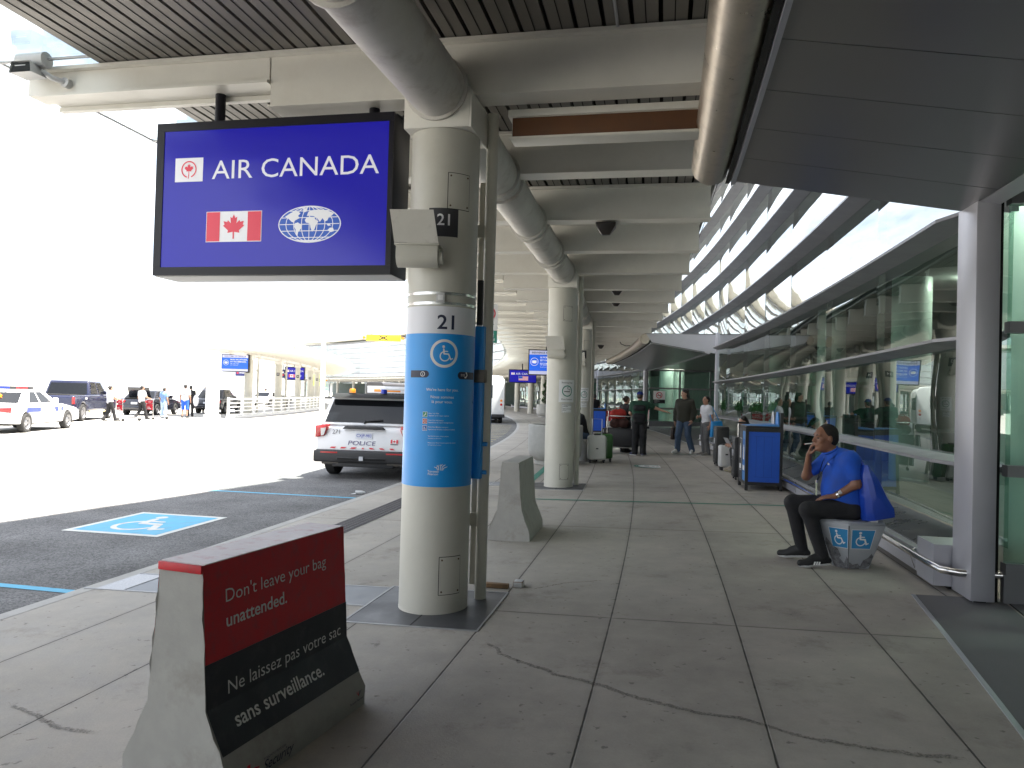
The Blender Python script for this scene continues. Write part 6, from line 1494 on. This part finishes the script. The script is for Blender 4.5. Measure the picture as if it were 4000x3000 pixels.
b = MB(); b.tube([(-.05, 1.25, 1.79), (.86, 1.25, 1.79)], .02, 10); b.box(-.05, .86, 1.22, 1.28, 1.785, 1.81); b.box(-.45, .45, 1.62, 1.86, 1.71, 1.86, 2); b.box(-.3, .3, 1.615, 1.865, 1.73, 1.80, 1); b.box(.0, .03, 1.24, 1.27, 1.65, 1.785); b.box(.7, .73, 1.24, 1.27, 1.65, 1.785); b.build('light_bar', [M_ltgrey, M_amber, M_carw], suv, bevel=.012)
# ---- generic sedan profile
def sedan(label, M, paint, name='parked_car', cat='car', L_=4.7, W_=1.85, group='cars and trucks on the sunlit forecourt', trunk_open=False, hgt=1.46):
    prof = [(.02, .34), (-.02, .60), (.06, .93), (.22, .99), (1.15, 1.0), (3.35, .97), (4.45, .80), (4.68, .62), (4.68, .34)]
    prof = [(y*L_/4.7, z) for y, z in prof]
    t, o = car(name, cat, label, M, L_, W_, prof, (.98*L_/4.7, 3.80*L_/4.7), .335, .30, (.62, 1.28, 2.45, 3.45, .985, hgt), None, paint, tumble=.22, group=group, extra=dict(side_cuts=((.20, .47), (.50, .80))))
    hw = W_/2
    for sx in (1, -1):
        b = MB(); b.prism([(sx*hw*.99, .70), (sx*hw*.985, .88), (sx*hw*.55, .86), (sx*hw*.58, .74)], 'y', -.03, .20); b.build('tail_light', M_tail, t, bevel=.015)
        b = MB(); b.box(sx*hw*.62-.12, sx*hw*.62+.12, L_-.22, L_-.05, .62, .74); b.build('headlight', M_lens, t, bevel=.02)
    b = MB(); b.box(-hw*.96, hw*.96, -.07, .1, .34, .56); b.build('bumper', paint, t, bevel=.04)
    b = MB(); b.box(-.17, .17, -.045, -.03, .66, .77); b.build('number_plate', MATS['plate white'], t)
    if trunk_open:
        b = MB(); b.add([(-.62, .75, 1.03), (.62, .75, 1.03), (.60, .42, 1.62), (-.60, .42, 1.62), (-.62, .80, 1.04), (.62, .80, 1.04), (.60, .47, 1.64), (-.60, .47, 1.64)], [(0, 1, 2, 3), (4, 7, 6, 5), (0, 4, 5, 1), (2, 6, 7, 3), (0, 3, 7, 4), (1, 5, 6, 2)]); b.build('boot_lid', paint, t, bevel=.01)
        b = MB(); b.box(-.60, .60, .08, .62, .975, 1.003); b.build('boot_opening', M_hole, t)
    return t
Hs = R_(0)
def veh(X, Y, heading, z=-.13): return Matrix.Translation((X, Y, z)) @ Matrix.Rotation(heading, 4, 'Z')
# police sedan: rear axle near (-17.6, 25.6), pointing up the road
ps = sedan('white police saloon with blue side bands and roof lights, cut off by the frame', veh(-17.45, 24.5, R_(7)), M_carw, name='police_car', cat='police car', L_=5.0, W_=1.9)
for y0, y1 in ((1.0, 1.95), (3.0, 3.25), (3.45, 3.6)): b = MB(); b.box(.952, .957, y0, y1, .70, .86); b.build('side_band', mat('police blue band', (.03, .05, .30), .4), ps, smooth=0)
b = MB(); b.box(-.55, .55, 1.95, 2.2, 1.475, 1.58); b.box(-.5, -.1, 1.94, 2.21, 1.49, 1.57, 1); b.box(.1, .5, 1.94, 2.21, 1.49, 1.57, 2); b.build('light_bar', [M_blackp, M_bluebk, M_tail], ps, bevel=.01)
b = MB(); b.lathe([(.06, 0), (.06, .09), (.0001, .11)], 14, 0, Matrix.Translation((.1, .95, 1.2))); b.build('beacon', M_amber, ps)
# black pickup truck ahead of it
prof = [(.05, .50), (.0, .62), (.03, 1.12), (.10, 1.20), (4.6, 1.22), (5.65, 1.14), (5.85, .9), (5.85, .48)]
pk, o = car('pickup_truck', 'pickup truck', 'dark navy pickup truck in front of the police saloon', veh(-20.55, 33.1, R_(11)), 5.9, 2.0, prof, (1.25, 4.85), .40, .46, (2.0, 2.3, 3.9, 4.6, 1.20, 1.88), None, mat('navy truck paint', (.010, .012, .035), .22, coat=.6), tumble=.16, group='cars and trucks on the sunlit forecourt', extra=dict(side_cuts=((.08, .46), (.52, .88))))
b = MB(); b.box(-.82, .82, .14, 1.92, 1.19, 1.235); b.build('bed', M_hole, pk)
for sx in (1, -1):
    b = MB(); b.box(sx*.98-.03, sx*.98+.03, -.015, .15, .82, 1.12); b.build('tail_light', M_tail, pk)
    b = MB(); b.tube([(sx*.99, 2.05, .42), (sx*.99, 4.1, .42)], .05, 10); b.build('side_step', mat('tan step', (.5, .42, .25), .5), pk)
b = MB(); b.box(-.95, .95, -.16, .0, .48, .66); b.build('bumper', M_chrome, pk, bevel=.03)
A = Art(); A.text('4X4', 0, 0, .12, 0, 1, .01); A.put(lambda u, v, h: (1.002+h, 1.55+u, 1.06+v), 'lettering', M_wlet, pk)
# black saloon with its boot open, black wagon beyond, small far cars
sedan('black saloon car with its boot lid open, people standing behind it', veh(-21.55, 42.6, R_(4)), M_cark, trunk_open=True)
sedan('black car just beyond the people, partly behind the white pillar', veh(-19.9, 48.6, R_(3)), M_cark, hgt=1.62)
sedan('white car parked beneath the far median canopy', veh(-27.3, 66, R_(-20)), M_carw)
sedan('silver car next to the white one beneath the far median canopy', veh(-24.3, 71, R_(-18)), M_cars)
# shuttle bus at the kerb
def bus(M, label, L_, W_, H_, paint, name='shuttle_bus'):
    t = thing(name, label, 'bus', M); hw = W_/2
    b = MB(); b.prism([(-hw, .42), (hw, .42), (hw, H_-.3), (hw-.18, H_-.04), (hw-.5, H_), (-hw+.5, H_), (-hw+.18, H_-.04), (-hw, H_-.3)], 'y', 0, L_); b.build('body', paint, t, bevel=.05, seg=3, smooth=40)
    n = int((L_-1)/.95)
    for sx in (1, -1):
        for i in range(n):
            b = MB(); y0 = .35+i*.95; b.box(sx*(hw+.004)-.003, sx*(hw+.004)+.003, y0, y0+.84, 1.42, 2.26); b.build('side_window', M_glz, t, smooth=0)
            b = MB(); b.box(sx*(hw+.009)-.003, sx*(hw+.009)+.003, y0, y0+.84, 2.02, 2.05); b.build('window_bar', M_alu, t, smooth=0)
    for x in (-hw+.2, hw-.2):
        for z, m in ((1.40, M_amber), (1.16, M_tail), (.92, M_lens)):
            b = MB(); b.tube([(x, -.012, z), (x, .01, z)], .075, 16); b.build('tail_light', m, t)
    b = MB(); b.box(-hw-.02, hw+.02, -.14, .02, .36, .56); b.build('bumper', M_plastic, t, bevel=.03)
    b = MB(); b.box(-.5, .5, -.008, .0, 1.55, 2.35); b.build('rear_window', M_glz, t)
    for y in (1.3, L_-1.5):
        for x in (-hw+.16, hw-.16): wheel(t, x, y, .42)
    b = MB(); b.box(-hw+.3, hw-.3, .3, L_-.4, .25, .42); b.build('underbody', M_hole, t)
    return t
bus(frame(-5.48, 45.2, -.13, turn=R_(4)), 'white shuttle bus standing at the kerb beyond column 21', 7.5, 2.5, 2.95, mat('bus white', (.66, .67, .68), .3, coat=.4))
bus(veh(-17.5, 95, R_(-18)), 'dark grey coach far off below the yellow lane sign', 9, 2.5, 3.0, mat('dark coach paint', (.05, .05, .055), .3, coat=.4), 'coach')
# ================================================================== people, carts and rails on the forecourt
def stand(label, X, Y, face, h, skin, top, bottom, hair='short', shorts=None, hairm=None, **o):
    J = joints_std(h, **o)
    return person(label, veh(X, Y, R_(face)), J, skin, top, bottom, M_shoek, hairm or M_hairk, hair, M_sole, sleeve=.62, vx=.02, face=False, fingers=False, shorts=shorts)
walk = dict(rkn=(.10, .14, .50), ran=(.11, .22, .10), rtoe=(.12, .40, .05), lkn=(-.10, .0, .49), lan=(-.11, -.26, .12), ltoe=(-.12, -.12, .04))
stand('person in a white top and dark trousers pushing a red baggage cart past the pickup', -18.9, 35.1, -35, 1.68, SK_mid, M_kwhite, M_kblack, 'bun', rel=(.22, .12, 1.16), rwr=(.18, .36, 1.08), rhd=(.18, .43, 1.06), lel=(-.22, .12, 1.16), lwr=(-.18, .36, 1.08), lhd=(-.18, .43, 1.06), **walk)
stand('person in a white top walking behind the second baggage cart', -18.75, 37.8, -30, 1.72, SK_mid, M_kwhite, M_kblack, 'short', rel=(.22, .12, 1.16), rwr=(.18, .36, 1.08), rhd=(.18, .43, 1.06), **walk)
stand('woman in a blue top and pale jeans standing behind the open boot', -18.6, 39.9, -15, 1.66, SK_mid, cloth('faded blue top', (.14, .24, .42)), cloth('pale denim', (.34, .44, .55)), 'bun')
stand('man in a grey T-shirt and bright blue shorts seen from behind', -17.95, 41.0, 8, 1.86, SK_mid, cloth('pale grey tee', (.42, .42, .44)), cloth('bright blue shorts', (.02, .10, .55)), 'short', shorts=.47)
stand('person in black beside the man in blue shorts', -18.6, 43.2, 20, 1.80, SK_tan, M_kblack, M_kblack, 'short')
t = thing('white_sack', 'white plastic sack held by the person in black on the forecourt', 'bag', veh(-18.2, 43.0, 0)); S_ = SDF(.05); S_.ell((.05, -.12, .95), V3(.16, .13, .34)); S_.build('body', M_kwhite, t, .03)
stand('worker in an orange vest beneath the far median canopy', -26.4, 80, 70, 1.78, SK_tan, cloth('orange vest', (.75, .16, .03)), M_kblack, 'short')
stand('person in a navy top beyond the white railing', -20.75, 50.5, 10, 1.75, SK_tan, cloth('navy top', (.03, .05, .16)), M_kblack, 'short')
M_cartred = mat('cart red panel', (.45, .012, .03), .4)
def bagcart(M, label, n=1):
    t = thing('baggage_cart', label, 'cart', M, 'red panelled baggage carts')
    b = MB()
    for x in (-.27, .27): b.tube([(x, -.38, .12), (x, -.42, .98), (x, -.36, 1.04)], .018, 8); b.tube([(x, -.38, .14), (x*.8, .62, .16)], .02, 8)
    b.tube([(-.27, -.36, 1.04), (.27, -.36, 1.04)], .02, 8); b.tube([(-.22, .62, .16), (.22, .62, .16)], .018, 8); b.box(-.24, .24, -.3, .55, .19, .205); b.build('frame', M_steel, t, smooth=40)
    b = MB(); b.box(-.26, .26, -.43, -.415, .50, .80); b.build('lower_panel', M_cartred, t); b = MB(); b.box(-.26, .26, -.43, -.415, .84, .98); b.build('upper_panel', M_cartred, t)
    A = Art(); A.rect(-.15, .55, .15, .58, 0, 1); A.rect(-.15, .62, .05, .65, 0, 1); A.text('CARTS', 0, .91, .05, 0, 1); A.put(lambda u, v, h: (u, -.43-h, v), 'lettering', M_wlet, t)
    for x, y in ((-.25, -.36), (.25, -.36), (0, .58)): b = MB(); b.tube([(x-.02, y, .075), (x+.02, y, .075)], .075, 14); b.build('wheel', M_rubber, t)
    return t
c0 = bagcart(frame(1.55, 34.3, turn=R_(0)), 'red panelled baggage cart at the near end of the row on the walkway')
for i in range(1, 7): place(copy_tree(c0), frame(1.55-.14*i, 34.3+.30*i), 'red panelled baggage cart nested in the row on the far walkway')
place(copy_tree(c0), veh(-18.4, 35.8, R_(-35)), 'red baggage cart pushed past the pickup truck'); place(copy_tree(c0), veh(-18.25, 38.4, R_(-30)), 'second red baggage cart on the forecourt behind the black saloon')
place(copy_tree(c0), frame(3.0, 38.0, turn=R_(85)), 'red baggage cart parked against the far glass wall')
# white railing along the median, and the white pillar
def railing(label, a0, a1, rad):
    t = thing('railing', label, 'railing', frame(rad, a0, -.13))
    n = int((a1-a0)/2.2); b = MB()
    for z0_, z1_ in ((.18, .24), (.40, .46), (.62, .68), (.84, .90), (1.06, 1.16)): b.ring(rad-.03, rad+.03, z0_-.13, z1_-.13, a0, a1, 2.2)
    b.ring(rad-.12, rad+.12, -.14, .02, a0, a1, 2.2)
    b.build('bars', M_white, t, world=True, smooth=0)
    for i in range(n+1):
        Mp = frame(rad, a0+(a1-a0)*i/n, -.13); b = MB(); b.box(-.05, .05, -.06, .06, .15, 1.2, 0, Mp); b.build('post', M_white, t, world=True)
railing('white slatted railing along the far side of the forecourt', 40.5, 72, -19.6)
t = thing('pillar', 'broad white pillar at the end of the median railing', 'pillar', frame(-20.05, 39.3, -.13)); b = MB(); b.box(-.27, .27, -.27, .27, .251, 2.6); b.box(-.33, .33, -.33, .33, 0, .25); b.box(-.33, .33, -.33, .33, 2.601, 2.75); b.build('shaft', M_white, t, bevel=.02)
# ---- median canopy with its columns and signs
mc = thing('median_canopy', 'pale curved canopy over the median island across the forecourt', 'canopy', frame(-20.7, 47.5, 0))
b = MB(); b.ring(-22.9, -17.3, 4.28, 4.46, 41.2, 118, 1.6); b.build('deck', M_white_steel, mc, world=True, smooth=0)
for k in range(0, 38):
    b = MB(); zbeam_parts(b, 41.8+2.0*k, -22.7, -17.0, None); b.build('beam', M_white_steel, mc, world=True, smooth=0)
b = MB(); P = [W(-20.7, 44+8*i, 3.84) for i in range(10)]
for a, c in zip(P[:-1], P[1:]): b.tube([a, c], .215, 20)
b.build('ring_pipe', M_pipe, mc, world=True, smooth=40)
b = MB(); b.sweep([(-22.7, 4.05), (-22.9, 4.2), (-22.9, 4.5), (-17.1, 4.5), (-17.1, 4.05)], 40.9, 41.18, 1); b.build('end_fascia', M_white_steel, mc, world=True, smooth=0)
for k in range(0, 9):
    place(copy_tree(t3), frame(-20.7, 47.5+8*k, -.13), 'cream column of the median canopy across the forecourt', 'round cream columns of the median canopy')
place(copy_tree(dp), frame(-20.25, 48.1, -.13), 'rainwater pipe beside the first column of the median canopy'); place(copy_tree(dp), frame(-20.25, 56.1, -.13), 'rainwater pipe beside the second column of the median canopy')
screen(frame(-22.15, 46.5, 2.62), 'information screen hanging beneath the near end of the median canopy', ['MASKS ARE OPTIONAL,', 'BUT RECOMMENDED.', 'Please respect everyone,', 'choice to wear a mask.'], 'WELCOME TO CANADA', w=1.72, h=1.12)
big_sign(frame(-21.75, 63.3, 2.4), 'blue airline sign with a small flag hanging beneath the median canopy', nest='canada', w=1.6, h=1.1, hang=(.8,), hz=(.4,))
def dirsign(M, label):
    t = thing('direction_sign', label, 'sign', M, 'small dark blue direction signs across the forecourt'); b = MB(); b.box(0, 1.3, 0, .12, 0, .72); b.build('panel', mat('dark blue panel', (.012, .016, .10), .4), t)
    A = Art(); A.rect(.12, .40, .24, .56, 0, 1); A.rect(.32, .46, .8, .50, 0, 1); A.rect(.32, .24, 1.0, .28, 0, 1); A.rect(.12, .18, .24, .32, 1, 1); A.put(lambda u, v, h: (u, -h, v), 'lettering', [M_wlet, M_redv], t)
    for x in (.2, 1.1): b = MB(); b.tube([(x, .06, .72), (x, .06, 1.3)], .025, 8); b.build('hanger', M_black, t)
    return t
dirsign(frame(-26.3, 66, 2.65), 'small dark blue direction sign behind the welcome screen'); dirsign(frame(-22.6, 66.5, 2.6), 'small dark blue direction sign between the first two median columns'); dirsign(frame(-6.8, 110, 3.0), 'small dark blue direction sign under the far terminal edge')
# ---- overhead lane signs on their gantry
M_lane_y = mat('lane sign yellow', (.85, .55, .02), .4, emit=.15); M_lane_g = mat('lane sign lime', (.55, .85, .15), .4, emit=.12)
def lanesign(M, label, m, w=1.9, h=.34, post=2.0):
    t = thing('lane_sign', label, 'sign', M); b = MB(); b.box(0, w, 0, .12, 0, h); b.build('panel', m, t, bevel=.01)
    A = Art(); A.stroke([(w/2-.26, h*.14), (w/2+.26, h*.86)], .075, 0, 1, False); A.stroke([(w/2-.26, h*.86), (w/2+.26, h*.14)], .075, 0, 2, False); A.put(lambda u, v, q: (u, -q, v), 'cross', M_signk, t)
    for x in (-.12, w+.12): b = MB(); b.tube([(x, -.03, h*.5), (x, .1, h*.5)], .085, 14); b.build('lamp', M_amber, t)
    for x in (.3, w-.3): b = MB(); b.box(x-.03, x+.03, .03, .09, h, h+.12); b.build('bracket', M_ltgrey, t)
    return t
lanesign(frame(-12.1, 41.0, 4.48), 'yellow overhead lane sign with a black cross, left of column 21', M_lane_y, 1.95, .36)
t = thing('gantry', 'grey overhead gantry beam carrying the yellow lane sign', 'gantry', frame(-14.5, 41.1, -.13)); b = MB(); b.box(-.1, .1, -.1, .1, 0, 5.15); b.build('post', M_white, t); b = MB(); b.box(.1, 5.1, -.08, .08, 5.09, 5.25); b.build('beam', M_white, t)
lanesign(frame(-21.3, 84, 2.1), 'lime green lane sign with a black cross at the end of the median', M_lane_g, 1.25, 1.2); t = thing('sign_post', 'thin post under the lime green lane sign', 'post', frame(-20.7, 84.1, -.13)); b = MB(); b.tube([(0, .05, 0), (0, .05, 2.23)], .05, 8); b.build('pole', M_white, t)
# pale parking building across the forecourt, washed out by the sun
pkb = thing('parking_building', 'pale multi-storey parking building far across the forecourt', 'building', frame(-62, 40, -.13))
b = MB()
for i in range(4): b.ring(-74, -60, 2.6+3.0*i, 3.75+3.0*i, -15, 130, 4.0)
b.build('deck', mat('pale precast concrete', (.55, .54, .51), .8, var=.06, scale=.4), pkb, world=True, smooth=0)
for i in range(19):
    Mq = frame(-61, -14+8*i, 0); b = MB(); b.box(-.4, .4, -.4, .4, -.13, 12.7, 0, Mq)
    b.build('column', MATS['pale precast concrete'], pkb, world=True, smooth=0)
b = MB(); b.ring(-74, -73.6, -.13, 12.75, -15, 130, 4.0); b.build('back_wall', mat('parking back wall', (.30, .30, .29), .9), pkb, world=True, smooth=0)
